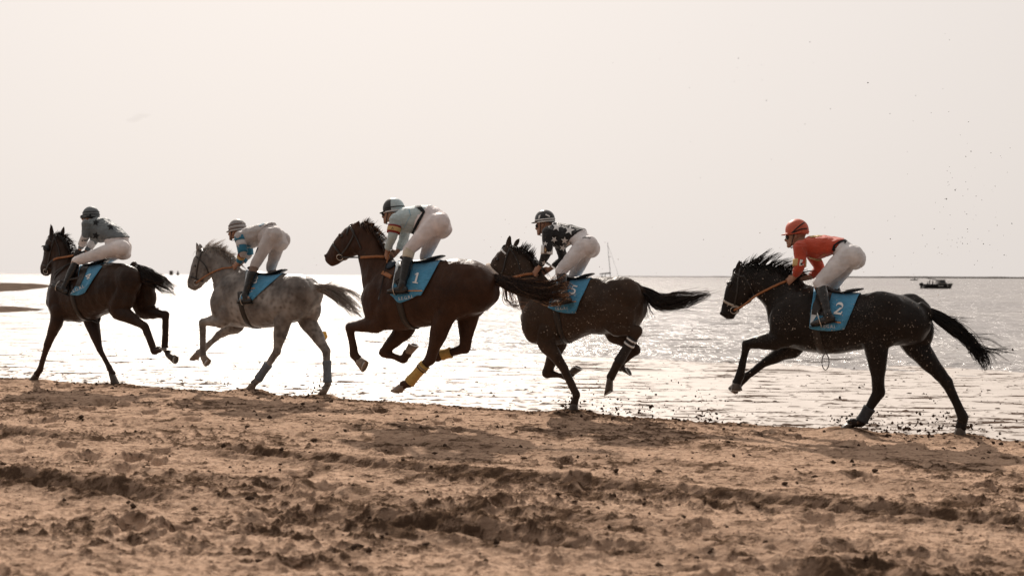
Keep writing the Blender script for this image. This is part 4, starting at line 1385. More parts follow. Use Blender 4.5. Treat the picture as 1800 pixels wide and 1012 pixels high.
def build_horse(i):
    h, fr = H[i], FR[i]
    x0 = fr.L(*h['trunk'][5][0]).x
    o = root('horse', fr, (x0, 0, 0), HORSE_LABEL[i], 'horse', 'racehorses galloping along the beach')
    mb = MB()

    def pairs(key):
        P, A1, R1, R2 = [], [], [], []
        for a, b_, hw in h[key]:
            pa, pb = fr.L(*a), fr.L(*b_)
            P.append((pa + pb) / 2); A1.append((pa - pb).normalized()); R1.append((pa - pb).length / 2); R2.append(hw)
        return P, R1, R2, A1
    P, R1, R2, A1 = pairs('trunk')
    mb.tube(P, R1, R2, sub=4, seg=28, A1=A1, cap=.25, ex=2.15)
    trunk = list(zip(P, R1, R2))
    P, R1, R2, A1 = pairs('neck')
    mb.tube(P, R1, R2, sub=4, seg=20, A1=A1, cap=.3)
    P, R1, R2, A1 = pairs('head')
    mb.tube(P, R1, R2, sub=4, seg=18, A1=A1, cap=.35, ex=2.3)
    hd = list(zip(P, R1, R2, A1))
    # cheeks, brow ridges, nostril rims, lips
    for s_ in (-1, 1):
        e = fr.L(h['eye'][0], h['eye'][1], s_ * .075)
        mb.ell(e + Vector((.008, 0, .012)), (.034, .022, .026), seg=10, rings=7)
        c = hd[1][0] - hd[1][3] * hd[1][1] * .45
        mb.ell(c + Vector((0, s_ * .055, 0)), (.075, .042, .085), seg=12, rings=8)
        nn = fr.L(h['nostril'][0], h['nostril'][1], s_ * .036)
        mb.ell(nn, (.026, .02, .024), seg=10, rings=6)
    m0, m1 = (fr.L(*q) for q in h['mouth'])
    mb.ell(lerp(m0, m1, .55), (.042, .036, .024), seg=10, rings=7)
    # ears
    for b_, tp, lat in h['ears']:
        a, c = fr.L(b_[0], b_[1], lat), fr.L(tp[0], tp[1], lat * 1.25)
        mb.tube([a - (c - a) * .25, a, lerp(a, c, .4), lerp(a, c, .8), c], [.026, .030, .033, .020, .006], [.02, .022, .020, .012, .005], sub=3, seg=10, cap=.3)
    # shoulders, breast, haunches
    for s_ in (-1, 1):
        p2, r1, r2 = trunk[2]
        mb.ell(p2 + Vector((.02, s_ * (r2 - .085), -.06)), (.17, .115, .26), seg=16, rings=10)
        mb.ell(trunk[0][0] + Vector((-.09, s_ * .085, -.02)), (.10, .08, .12), seg=12, rings=8)
    joints = []
    for kind, side, pts, toe, heel, st in h['legs']:
        j = leg_joints(fr, kind, side, pts)
        joints.append(j)
        add_leg(mb, kind, j, side)
        if kind == 'h':
            mb.ell(j[0] + Vector((.0, side * .005, .01)), (.25, .135, .22), seg=16, rings=10)
            mb.ell(lerp(j[0], j[1], .5) + Vector((-.09, 0, 0)), (.14, .11, .20), seg=14, rings=9)
            mb.ell(j[1] + Vector((.03, side * .01, .03)), (.10, .075, .12), seg=12, rings=8)
        else:
            mb.ell(lerp(j[0], j[1], .5) + Vector((-.02, side * .02, .03)), (.12, .085, .15), seg=12, rings=8)
    # dock of the tail
    tp = [fr.L(*q) for q in h['tail']['path'][:3]]
    mb.tube([tp[0] + (tp[0] - tp[1]) * .3] + tp, [.06, .05, .035, .016], sub=3, seg=10)
    me = remesh(mb, .0125, 5, .5, wrinkle=(.012, 5.5, (1.0, 1.0, .55)))
    body = link('body', me, COAT[i], o)
    bv = bvh_of(body)
    # small parts
    for s_ in (-1, 1):
        e = fr.L(h['eye'][0], h['eye'][1], s_ * .09)
        q = bv.find_nearest(e)
        link('eye', MB().ell(q[0] - q[1] * .006, (.019, .019, .019), seg=12, rings=8).mesh(), M_EYE, o)
        nn = fr.L(h['nostril'][0], h['nostril'][1], s_ * .07)
        q = bv.find_nearest(nn)
        link('nostril', MB().ell(q[0] - q[1] * .004, (.012, .007, .016), seg=10, rings=6).mesh(), M_DARKSKIN, o)
    for n_, (kind, side, pts, toe, heel, st) in enumerate(h['legs']):
        mt = M_HOOFP if i in (2, 3) else M_HOOF
        make_hoof(fr, o, joints[n_][4], toe, heel, side * LAT[kind][4], mt, joints[n_][3])
    for li, t0, t1, kd in h['wraps']:
        a, b_ = joints[li][2], joints[li][3]
        P = [lerp(a, b_, t) for t in np.linspace(t0, t1, 5)]
        rad = [.064, .059, .056, .058, .064]
        mb = MB().tube(P, rad, [r * .92 for r in rad], sub=3, seg=16, cap=.12)
        mt = {'yellow_wrap': M_YWRAP, 'boot': M_DGBOOT, 'dark_boot': M_DBOOT, 'grey_boot': M_GBOOT}[kd]
        lw = link('leg_wrap', mb.mesh(), mt, o)
        lw['label'] = {'yellow_wrap': 'yellow leg bandage', 'boot': 'grey-blue leg boot', 'dark_boot': 'dark leg boot with two white stripes', 'grey_boot': 'grey-blue leg boot'}[kd]
        bands = {'yellow_wrap': [(.10, .03, M_GBOOT), (.20, .03, M_DBOOT)], 'dark_boot': [(.06, .06, M_WHITE), (.24, .06, M_WHITE)]}.get(kd, [])
        if li == 3 and kd == 'yellow_wrap': bands = []
        for q, wd, bm_ in bands:
            t = lerp(t0, t1, q); t2 = lerp(t0, t1, q + wd)
            mbb = MB().tube([lerp(a, b_, t), lerp(a, b_, (t + t2) / 2), lerp(a, b_, t2)],   .0665, .0615, sub=1, seg=16, cap=.05)
            link('stripe', mbb.mesh(), bm_, lw)
    # tail
    T = h['tail']
    path = [fr.L(q[0], q[1], l) for q, l in zip(T['path'], T['lat'])]
    wd = [fr.m(q) for q in T['w']]
    mm = 18
    base = catmull([tuple(p) for p in path], 6)
    tt = np.linspace(0, 1, len(base))
    wi = np.interp(tt, np.linspace(0, 1, len(wd)), wd)
    ts = np.linspace(0, 1, mm)
    curves = []
    ncl = 34
    clump = [(rng.uniform(0, 2 * np.pi), rng.uniform(0, 1) ** .5 * 1.15, rng.uniform(.62, 1.08), rng.uniform(0, 6.28), rng.uniform(3, 8), rng.uniform(.0, .04)) for _ in range(ncl)]
    tang = np.gradient(base, axis=0); tang /= np.linalg.norm(tang, axis=1, keepdims=True)
    A = np.cross(tang, np.array([0, 1.0, 0])); A /= np.linalg.norm(A, axis=1, keepdims=True)
    for k in range(T['n']):
        a, r_ = rng.uniform(0, 2 * np.pi), rng.uniform(0, 1) ** .6
        ck = clump[k % ncl]
        ln = ck[2] * rng.uniform(.8, 1.02)
        st0 = rng.uniform(0, .25)
        tq = st0 + ts * (ln - st0)
        tq = np.clip(tq, 0, 1)
        c = np.stack([np.interp(tq, tt, base[:, q]) for q in range(3)], 1)
        w_ = np.interp(tq, tt, wi)
        AA = np.stack([np.interp(tq, tt, A[:, q]) for q in range(3)], 1)
        ph, am = rng.uniform(0, 6.28), rng.uniform(.0, .04 if i == 3 else .022)
        kk = sstep(ts, .25, .95) * .8
        ox_ = np.cos(a) * r_ * (1 - kk) + np.cos(ck[0]) * ck[1] * kk
        oy_ = np.sin(a) * r_ * (1 - kk) + np.sin(ck[0]) * ck[1] * kk
        off = ox_ * w_ + (ck[5] * np.sin(ts * ck[4] + ck[3]) + am * .4 * np.sin(ts * 9 + ph)) * ts
        ofl = oy_ * w_ * .8 + am * np.cos(ts * 5 + ph) * ts
        c = c + AA * off[:, None] + np.array([0, 1, 0])[None] * ofl[:, None]
        curves.append(c)
    for pth, nn in T['wisps']:
        g = catmull([tuple(fr.L(q[0], q[1], .03)) for q in pth], 6)
        gt = np.linspace(0, 1, len(g))
        for k in range(nn):
            ln = rng.uniform(.7, 1.0)
            c = np.stack([np.interp(ts * ln, gt, g[:, q]) for q in range(3)], 1)
            d0 = rng.normal(0, .016, 3); d1 = rng.normal(0, .030, 3)
            c = c + d0[None] * (1 - ts[:, None]) + d1[None] * ts[:, None] ** 1.3
            c[:, 2] += .012 * np.sin(ts * rng.uniform(3, 7) + rng.uniform(0, 6)) * ts
            curves.append(c)
    link('tail', strands(curves, .0040, .0010), [HAIR[i], TIP[i]], o).data.polygons.foreach_set('material_index', np.repeat((rng.uniform(0, 1, len(curves)) < np.where(np.arange(len(curves)) < T['n'], .10, .32)).astype(int), (mm - 1) * 3))
    # mane
    Mn = h['mane']
    g = catmull([tuple(fr.L(*q)) for q in Mn['crest']], 6)
    gt = np.linspace(0, 1, len(g))
    fl = np.array([[fr.m(q[0]), fr.m(q[1])] for q in Mn['fly']])
    curves = []
    m2 = 9
    t2 = np.linspace(0, 1, m2)
    for k in range(int(Mn['n'] * 1.9)):
        q = rng.uniform(0, 1)
        clump = round(q * 26) / 26
        p0 = np.array([np.interp(q, gt, g[:, c]) for c in range(3)])
        fx = np.interp(clump, np.linspace(0, 1, len(fl)), fl[:, 0]); fz = np.interp(clump, np.linspace(0, 1, len(fl)), fl[:, 1])
        cr = np.random.default_rng(int(clump * 26) + i * 31)
        jx, jz = cr.normal(1, .35), cr.normal(1, .4)
        s_ = rng.uniform(.5, 1.5)
        dx, dz = -fx * 1.15 * jx * s_, -fz * 1.15 * jz * s_
        dy = rng.normal(.0, .022) + cr.normal(0, .03)
        lift = t2 ** .8
        c = np.stack([p0[0] + dx * t2 ** 1.25, p0[1] + rng.uniform(-.03, .03) + dy * t2, p0[2] - .03 + (dz + .03) * lift - .02 * abs(dx) * t2 ** 3], 1)
        c += np.cumsum(rng.normal(0, .0022, (m2, 3)), 0)
        curves.append(c)
        # and hair lying down against the neck
        if k % 2 == 0:
            ln = rng.uniform(.05, .16)
            sd_ = 1 if rng.uniform() < .6 else -1
            c = np.stack([p0[0] - ln * .75 * t2, p0[1] + sd_ * (.02 + .075 * t2 ** .6), p0[2] + .012 * np.sin(t2 * 2.5) - ln * .8 * t2 ** 1.4], 1)
            c += np.cumsum(rng.normal(0, .0025, (m2, 3)), 0)
            curves.append(c)
    if i != 3:
        pass
    link('mane', strands(curves, .0030, .0008), [HAIR[i], TIP[i]], o).data.polygons.foreach_set('material_index', np.repeat((rng.uniform(0, 1, len(curves)) < .2).astype(int), (m2 - 1) * 3))
    # forelock
    curves = []
    pf = fr.L(*[(a + b_) / 2 for a, b_ in zip(h['ears'][0][0], h['head'][0][0])])
    d_ = (hd[2][0] - hd[0][0]).normalized()
    for k in range(36):
        ln = rng.uniform(.06, .14)
        s0 = rng.uniform(-.03, .03)
        base_ = np.array(pf) + np.array(hd[0][3]) * .015
        c = base_[None] + np.array(d_)[None] * (ln * t2)[:, None] + np.array([0, 1, 0])[None] * (s0 + rng.normal(0, .02) * t2)[:, None] + np.array(hd[0][3])[None] * (.02 * np.sin(t2 * 3))[:, None]
        curves.append(c)
    link('forelock', strands(curves, .0030, .0008), HAIR[i], o)
    return o, bv, joints, trunk, hd


def surf_strap(fr, bv, px, lat_hint=.1, off=.003, n=14, both=False):
    """points on the coat under a strap drawn in zoom pixels"""
    g = catmull([(a, b_, 0) for a, b_ in px], max(2, n // max(1, len(px) - 1)))
    P, N = [], []
    for a, b_, _ in g:
        p, nn = fr.cast(a, b_, bv, lat_hint)
        P.append(p + nn * off); N.append(nn)
    return P, N


BRIDLE = {   # cheek strap, noseband, browband, throat strap, bit, rein's way to the hand
    5: dict(cheek=[(128, 252), (118, 300), (112, 360), (98, 425)], nose=[(56, 392), (80, 405), (122, 420)], brow=[(100, 272), (124, 284), (140, 288)], throat=[(140, 280), (170, 330), (185, 365)], bit=(98, 432), rein=[(98, 432), (140, 412), (200, 366), (262, 336), (332, 312)], nosemat='web'),
    4: dict(cheek=[(152, 200), (132, 250), (118, 310), (90, 350)], nose=[(52, 300), (85, 322), (130, 345)], brow=[(108, 206), (118, 218), (132, 230)], throat=[(152, 205), (185, 260), (200, 310)], bit=(88, 352), rein=[(88, 352), (140, 345), (205, 330), (262, 320)], browmat='white'),
    3: dict(cheek=[(150, 185), (166, 215), (140, 270), (102, 320)], nose=[(68, 262), (82, 285), (108, 318)], brow=[(148, 180), (160, 205), (168, 222)], throat=[(160, 205), (180, 240), (200, 285)], bit=(100, 325), rein=[(100, 325), (180, 326), (250, 325), (312, 320)]),
    2: dict(cheek=[(108, 205), (88, 262), (78, 320), (74, 378)], nose=[(46, 345), (66, 352), (112, 372)], brow=[(72, 238), (88, 250), (96, 258)], throat=[(92, 255), (122, 288), (140, 330)], bit=(74, 378), rein=[(74, 378), (110, 352), (150, 328), (205, 308), (268, 296)], nosemat='leather'),
    1: dict(cheek=[(168, 195), (152, 250), (138, 310), (125, 372)], nose=[(108, 345), (128, 352), (154, 365)], brow=[(135, 210), (150, 222), (165, 232)], throat=[(168, 205), (188, 255), (195, 300)], bit=(120, 378), rein=[(122, 376), (140, 335), (175, 312), (225, 302), (270, 295)]),
}


def build_bridle(i, hb, bv, hd, hand):
    fr = FR[i]
    B = BRIDLE[i]
    p0 = fr.L(*B['bit'])
    o = root('bridle', fr, p0, {1: 'bridle with black blinker cups and a tan rein on the leftmost dark bay horse', 2: 'dark leather bridle with an orange-tan rein on the grey horse',
        3: 'dark bridle with a large ring bit on the bay horse with yellow bandages', 4: 'bridle with a white browband and pale sheepskin noseband on the dusty brown horse',
        5: 'muddy bridle with a bright tan rein on the black horse at the right'}[i], 'bridle', 'bridles of the racehorses')
    for key, nm, wd in (('cheek', 'cheek_strap', .020), ('throat', 'throat_strap', .014), ('nose', 'noseband', .024), ('brow', 'browband', .020)):
        P, N = surf_strap(fr, bv, B[key], .09)
        mt = M_LEATHER
        if key == 'brow' and B.get('browmat') == 'white': mt = M_WHITE
        if key == 'nose' and B.get('nosemat') == 'web': mt = M_WEB
        link(nm, ribbon(P, N, wd, .005).mesh(), mt, o)
        # the same strap on the off side
        Pm = []
        Nm = []
        for p in P:
            q = bv.find_nearest(Vector((p.x, -p.y, p.z)))
            Pm.append(q[0] + q[1] * .003); Nm.append(q[1])
        link(nm, ribbon(Pm, Nm, wd, .005).mesh(), mt, o)
    # over the poll
    P, N = [], []
    a = fr.L(*B['cheek'][0])
    for k in range(9):
        y = .10 * math.cos(math.pi * k / 8)
        z = a.z + .16
        hit = bv.ray_cast(Vector((a.x - .01, y, z)), Vector((0, 0, -1)))
        if hit[0] is not None and hit[0].z > a.z - .12:
            P.append(hit[0] + hit[1] * .003); N.append(hit[1])
    if len(P) > 3:
        link('headpiece', ribbon(P, N, .024, .005).mesh(), M_LEATHER, o)
    for s_ in (1, -1):
        c, nn = fr.cast(B['bit'][0], B['bit'][1], bv, .06)
        if s_ < 0:
            c, nn = bv.find_nearest(Vector((c.x, -c.y, c.z)))[:2]
        c = c + nn * .006
        ring = []
        t1 = nn.cross(Vector((0, 0, 1))).normalized(); t2 = nn.cross(t1)
        for k in range(17):
            a_ = 2 * math.pi * k / 16
            ring.append(c + t1 * (.036 * math.cos(a_)) + t2 * (.036 * math.sin(a_)))
        link('bit_ring', MB().tube(ring, .005, sub=1, seg=6, cap=.1).mesh(), M_STEEL, o)
        # rein
        if s_ > 0:
            pts = [fr.L(q[0], q[1], .10) for q in B['rein']]
            pts[0] = c
            pts[-1] = hand[0]
        else:
            pts = [fr.L(q[0], q[1], -.10) for q in B['rein']]
            pts[0] = c
            pts[-1] = hand[1]
        g = [Vector(q) for q in catmull([tuple(p) for p in pts], 8)]
        for k in range(len(g)):
            q = bv.find_nearest(g[k])
            if q[0] is not None and (g[k] - q[0]).dot(q[1]) < .014 and k > 2:
                g[k] = q[0] + q[1] * .014
        cut = int(len(g) * (.42 if i in (1, 3, 4) else .3))
        N = [Vector((0, s_, 0.12)).normalized() for _ in g]
        link('rein', ribbon(g, N, .022 if i != 3 else .016, .005).mesh(), M_TAN if i in (2, 5) else [M_LEATHER], o)
        if i in (1, 3, 4):
            gl = [p + Vector((0, s_ * .003, 0)) for p in g[cut:]]
            link('rein_grip', ribbon(gl, N[cut:], .028, .006).mesh(), M_TAN, o)
    if i == 4:
        c0 = hd[3]
        mb = MB()
        ring = []
        for k in range(13):
            a_ = -2.0 + 4.0 * k / 12
            ring.append(c0[0] + c0[3] * ((c0[1] + .022) * math.cos(a_)) + Vector((0, (c0[2] + .022) * math.sin(a_), 0)))
        mb.tube(ring, [.02] + [.034] * 11 + [.02], sub=2, seg=12, cap=.6)
        link('sheepskin_noseband', mb.mesh(), M_FLEECE, o)
    if i == 1:
        for s_ in (-1, 1):
            e = fr.L(126, 258, s_ * .10)
            q = bv.find_nearest(e)
            mb = MB()
            V, F = [], []
            f = (hd[3][0] - hd[1][0]).normalized()
            sd_ = Vector((0, s_, 0)); u_ = f.cross(sd_)
            for a_ in np.linspace(-1.2, 1.2, 9):
                for dd, rr in ((.0, .058), (.065, .062)):
                    V.append(q[0] + sd_ * (dd) - f * (.062 * math.cos(a_) - .02) + u_ * (rr * math.sin(a_)))
            n_ = 9
            V2 = [v + sd_ * .004 + f * .006 for v in V]
            V = V + V2
            for k in range(n_ - 1):
                F.append((2 * k, 2 * k + 1, 2 * k + 3, 2 * k + 2))
                F.append((18 + 2 * k, 18 + 2 * k + 2, 18 + 2 * k + 3, 18 + 2 * k + 1))
                F.append((2 * k + 1, 18 + 2 * k + 1, 18 + 2 * k + 3, 2 * k + 3))
            V.append(q[0] + sd_ * .068 + f * .03); V.append(q[0] + sd_ * .064 + f * .03)
            link('blinker_cup', MB().add(V[:-2], F).mesh(), M_BLINK, o)
            mb = MB().ell(q[0] + sd_ * .022 - f * .002, (.055, .032, .055), seg=14, rings=8)
            link('blinker_cup', mb.mesh(), M_BLINK, o)
    return o


def build_tack(i, bv, trunk, joints):
    h, fr = H[i], FR[i]
    C = h['cloth']
    ft, rt_, rb, fb = C['ft'], C['rt_'], C['rb'], C['fb']
    p0 = fr.L((ft[0] + rt_[0]) / 2, (ft[1] + rt_[1]) / 2)
    numlab = {1: 'narrow blue saddle cloth, its number askew, on the leftmost dark bay horse', 2: 'blue saddle cloth numbered 3 on the grey horse', 3: 'blue saddle cloth numbered 1 on the bay horse with yellow bandages',
              4: 'blue saddle cloth numbered 5 on the dusty brown horse', 5: 'blue saddle cloth numbered 2 on the black horse at the right'}[i]
    o = root('saddle_cloth', fr, p0, numlab, 'saddle cloth', 'blue numbered saddle cloths')
    nu, nv = 30, 22
    V = []
    for v in range(nv):
        b_ = v / (nv - 1)
        for u in range(nu):
            a = u / (nu - 1)
            top = (lerp(ft[0], rt_[0], a), lerp(ft[1], rt_[1], a) - 6 * math.sin(a * math.pi))
            bot = (lerp(fb[0], rb[0], a), lerp(fb[1], rb[1], a) + 10 * math.sin(a * math.pi))
            if 'tip' in C:
                k = max(0, 1 - abs(a - .32) / .5)
                bot = (bot[0], bot[1] + k * (C['tip'][1] - lerp(fb[1], rb[1], .32) - 8))
            bl = b_ + .0
            q = (lerp(top[0], bot[0], bl), lerp(top[1], bot[1], bl))
            if C.get('cut'):
                q = (q[0] + 10 * math.sin(math.pi * bl) * (1 - 2 * a), q[1] + 8 * math.sin(math.pi * bl))
            if v == 0:
                pt = fr.L(q[0], q[1], 0)
                hit = bv.ray_cast(Vector((pt.x, 0, pt.z + .5)), Vector((0, 0, -1)))
                p, n_ = (hit[0], hit[1]) if hit[0] is not None else (pt, Vector((0, 0, 1)))
                p = Vector((p.x, 0, p.z))
            else:
                lat = .27 * min(1, bl * 2.2) ** .6
                d = fr.dir(*q)
                hit = bv.ray_cast(fr.cam, d)
                pl = fr.L(q[0], q[1], lat)
                if hit[0] is None or hit[0].y < .01:
                    nq = bv.find_nearest(pl)
                    p, n_ = nq[0], nq[1]
                else:
                    p, n_ = hit[0], hit[1]
            wob = noise.noise(Vector((a * 5, bl * 2.2, i * 3.7))) * .028 * (bl ** .8) + .014 + (.018 * bl * bl * abs(math.sin(a * 9))) + .010 * math.sin(7 * (a * 1.6 + bl) + i) * bl * (1 - .4 * a)
            if n_.y < 0 and v > 0: n_ = Vector((n_.x, .2, n_.z)).normalized()
            V.append(p + n_ * wob)
    # smooth the sheet a little so it hangs as cloth
    G = np.array([tuple(p) for p in V]).reshape(nv, nu, 3)
    for _ in range(3):
        S = G.copy()
        S[1:-1] += .25 * (G[2:] + G[:-2] - 2 * G[1:-1])
        S[:, 1:-1] += .25 * (S[:, 2:] + S[:, :-2] - 2 * S[:, 1:-1])
        S[0, :, 1] = 0
        G = S
    far = G.copy(); far[:, :, 1] *= -1
    full = np.concatenate([far[::-1][:-1], G], 0)
    nr = full.shape[0]
    du = np.gradient(full, axis=1); dv = np.gradient(full, axis=0)
    nn = np.cross(du, dv); nn /= np.maximum(np.linalg.norm(nn, axis=2, keepdims=True), 1e-9)
    if nn[nv - 1, nu // 2, 2] < 0: nn = -nn
    outer = full + nn * .004
    V = np.concatenate([full.reshape(-1, 3), outer.reshape(-1, 3)])
    F = []
    q0 = nr * nu
    for r_ in range(nr - 1):
        for u in range(nu - 1):
            a = r_ * nu + u
            F.append((q0 + a, q0 + a + 1, q0 + a + nu + 1, q0 + a + nu))
            F.append((a, a + nu, a + nu + 1, a + 1))
    edge = [u for u in range(nu)] + [r_ * nu + nu - 1 for r_ in range(1, nr)] + [(nr - 1) * nu + u for u in range(nu - 2, -1, -1)] + [r_ * nu for r_ in range(nr - 2, 0, -1)]
    for k in range(len(edge)):
        a, b_ = edge[k], edge[(k + 1) % len(edge)]
        F.append((a, b_, q0 + b_, q0 + a))
    cl = link('cloth', MB().add(V.tolist(), F).mesh(), M_BLUE, o)
    cb = bvh_of(cl)
    # printed number and lettering
    decal('number', fr, number_polys(C['num'], C['npos'][0], C['npos'][1], C['nh'], C['nrot']), cb, M_WHITE, o, .005, 6)
    s_ = C['stripe']
    decal('stripe', fr, [rect_poly(*s_)], cb, M_ORANGE, o, .005, 8)
    decal('lettering', fr, text_polys(C['txt'], C['tpos'][0], C['tpos'][1], C['th'], C['trot'], 0, .95), cb, M_WHITE, o, .005, 6)
    if C.get('small'):
        x, y, wd, ht = C['small']
        decal('small_lettering', fr, text_polys('AYUNTAMIENTO'[:0] or 'S.E.G.R.I.', x, y, ht, s_[4]), cb, M_PALEBLUE, o, .005, 6)
    # white lining showing at the front edge
    lining = {5: [(436, 430), (480, 416), (460, 452), (430, 500)], 3: [(350, 352), (378, 345), (362, 430), (334, 470)], 2: [(335, 318), (352, 312), (346, 372), (326, 405)], 1: None, 4: None}[i]
    if lining:
        decal('lining', fr, [lining], cb, M_CLOTHW, o, .006, 7)
    # racing saddle
    s0, s1 = fr.L(lerp(ft[0], rt_[0], .12), lerp(ft[1], rt_[1], .12)), fr.L(lerp(ft[0], rt_[0], 1.02), lerp(ft[1], rt_[1], 1.02))
    so = root('saddle', fr, lerp(s0, s1, .5), 'small dark racing saddle on the ' + SHORT[i], 'saddle', 'racing saddles')
    mb = MB()
    P = []
    for k in range(7):
        x = lerp(s0.x, s1.x, k / 6)
        hit = bv.ray_cast(Vector((x, 0, 3)), Vector((0, 0, -1)))
        z = hit[0].z if hit[0] is not None else s0.z
        P.append(Vector((x, 0, z + (.055, .032, .022, .02, .028, .042, .055)[k])))
    mb.tube(P, [.024, .022, .018, .016, .018, .020, .012], [.07, .10, .11, .12, .14, .13, .09], sub=4, seg=14, cap=.5)
    me = mb.mesh()
    link('seat', me, M_LEATHER, so)
    flap = []
    nx, nz = 8, 9
    for s_ in (1, -1):
        V, F = [], []
        for r_ in range(nz):
            for u in range(nx):
                a, b_ = u / (nx - 1), r_ / (nz - 1)
                g = G[min(nv - 1, int(1 + b_ * nv * .62)), min(nu - 1, int((.10 + .34 * a - .06 * b_) * nu))]
                p = Vector((g[0], s_ * g[1], g[2]))
                q = bv.find_nearest(p)
                n_ = q[1]
                V.append(p + n_ * .012)
        for r_ in range(nz - 1):
            for u in range(nx - 1):
                a = r_ * nx + u
                F.append((a, a + 1, a + nx + 1, a + nx))
        m2 = MB().add(V, F)
        n1 = len(V)
        m2.add([v + Vector((0, s_ * .005, .001)) for v in V], [f[::-1] for f in F])
        link('saddle_flap', m2.mesh(), M_LEATHER, so)
    # girth round the barrel
    gx, gz = h['girth']
    tp = fr.cast(gx, gz, bv, .27)[0]
    up_ = fr.cast(gx - (6 if i != 1 else -2), gz - 60, bv, .27)[0]
    P, N = [], []
    zc = trunk[4][0].z
    for k in range(33):
        a = math.radians(25 - 230 * k / 32)
        d = Vector((0, math.cos(a), math.sin(a)))
        x = tp.x + .05 * math.sin(a)
        hit = bv.ray_cast(Vector((x, 0, zc)), d)
        if hit[0] is not None and hit[3] < .6:
            P.append(hit[0] + d * .006); N.append(d)
    for _ in range(2):
        P = [P[0]] + [(P[k - 1] + P[k] * 2 + P[k + 1]) / 4 for k in range(1, len(P) - 1)] + [P[-1]]
    link('girth', ribbon(P, N, .075, .007).mesh(), M_LEATHER, so)
    if h['girth_hang']:
        c = min(P, key=lambda q: q.z)
        rg = []
        for k in range(21):
            a = 2 * math.pi * k / 20
            rg.append(c + Vector((-.02 + .036 * math.sin(a), 0.02, -.085 + .082 * math.cos(a))))
        link('loose_strap', MB().tube(rg, .005, .009, sub=1, seg=6).mesh(), M_LEATHER, so)
    return o, so, cb, G


SERIF = {  # numerals with serifs, drawn as polygons in a unit box (x 0..1, y 0..1 downwards)
    '1': [[(.40, .0), (.62, .0), (.62, .9), (.38, .9), (.38, .2), (.18, .27), (.18, .19)], [(.15, .9), (.85, .9), (.85, 1), (.15, 1)]],
    '4': [[(.60, 0), (.80, 0), (.80, .62), (.58, .62), (.58, .25), (.22, .62), (.02, .68), (.02, .60)], [(.02, .62), (1, .62), (1, .76), (.02, .76)], [(.58, .76), (.80, .76), (.80, .92), (.58, .92)], [(.46, .92), (.92, .92), (.92, 1), (.46, 1)]]}


def arc(cx, cy, rx, ry, a0, a1, w0, w1, n=12):
    P, Q = [], []
    for k in range(n + 1):
        t = k / n
        a = R(a0 + (a1 - a0) * t)
        wd = w0 + (w1 - w0) * math.sin(math.pi * t)
        P.append((cx + rx * math.cos(a), cy - ry * math.sin(a)))
        Q.append((cx + (rx - wd) * math.cos(a), cy - (ry - wd) * math.sin(a)))
    return [[P[k], P[k + 1], Q[k + 1], Q[k]] for k in range(n)]


SERIF['2'] = arc(.48, .30, .40, .30, 190, -48, .06, .22) + [[(.76, .50), (.60, .40), (.06, .86), (.02, 1.0), (.30, .88)]] + [[(.02, .84), (.92, .84), (.86, 1), (.02, 1)], [(.84, .72), (.95, .70), (.92, .86), (.80, .86)]]
SERIF['3'] = arc(.46, .26, .38, .26, 170, -80, .06, .2) + arc(.45, .70, .43, .30, 85, -165, .06, .22)
SERIF['5'] = [[(.24, 0), (.92, 0), (.86, .14), (.26, .14)], [(.24, 0), (.34, .10), (.22, .46), (.14, .50)]] + arc(.44, .67, .44, .33, 135, -160, .06, .22)


def number_polys(d, cx, cy, ht, rot):
    c, s = math.cos(R(rot)), math.sin(R(rot))
    out = []
    for p in SERIF[d]:
        q = []
        for x, y in p:
            X, Y = (x - .5) * ht * .72 + (0.5 - y) * ht * .10, (y - .5) * ht
            q.append((cx + X * c - Y * s, cy + X * s + Y * c))
        out.append(q)
    return out

# ------------------------------------------------------------------ jockeys
AL = {'sh': .165, 'el': .205, 'wr': .125, 'ha': .10}
LL = [.10, .215, .325, .325, .34]
STARS = {1: [(382, 122, 20, 8), (460, 144, 21, -6), (383, 191, 21, 12), (425, 250, 15, 0)],
         4: [(369, 103, 23, 10), (429, 119, 24, 14), (328, 94, 17, 12), (357, 163, 17, 35), (406, 167, 18, 5), (397, 201, 17, 20), (316, 182, 12, 0), (309, 272, 13, 12), (343, 294, 13, 20)]}


def band_tube(name, a, b_, r, mat, parent, t0=0.0, t1=1.0, th=.005):
    p, q = lerp(a, b_, t0), lerp(a, b_, t1)
    mb = MB().tube([p, lerp(p, q, .5), q], r + th, sub=2, seg=18, cap=.06)
    return link(name, mb.mesh(), mat, parent)


def hand_geo(mb, wr, ha, side):
    d = (ha - wr).normalized()
    upv = Vector((0, 0, 1)); upv = (upv - d * upv.dot(d)).normalized()
    inn = Vector((0, -side, 0)); inn = (inn - d * inn.dot(d) - upv * inn.dot(upv)).normalized()
    mb.tube([wr, lerp(wr, ha, .45), ha, ha + d * .012], [.026, .032, .040, .034], [.020, .018, .017, .014], sub=3, seg=12, A1=[upv] * 4, cap=.4, lat=tuple(inn))
    for k, ln in enumerate((.9, 1.0, .95, .78)):
        b0 = ha + upv * (.031 - .0205 * k) + d * .004
        P = [b0, b0 + d * .028 * ln, b0 + d * .036 * ln + inn * .024 * ln, b0 + d * .016 * ln + inn * .040 * ln, b0 - d * .004 + inn * .034]
        mb.tube(P, [.0095, .0092, .0086, .008, .007], sub=2, seg=8, cap=.8)
    t0 = lerp(wr, ha, .5) + upv * .030
    mb.tube([t0, t0 + upv * .014 + d * .022 + inn * .008, t0 + upv * .010 + d * .044 + inn * .020, t0 + d * .062 + inn * .026], [.012, .0115, .010, .008], sub=2, seg=8, cap=.8)


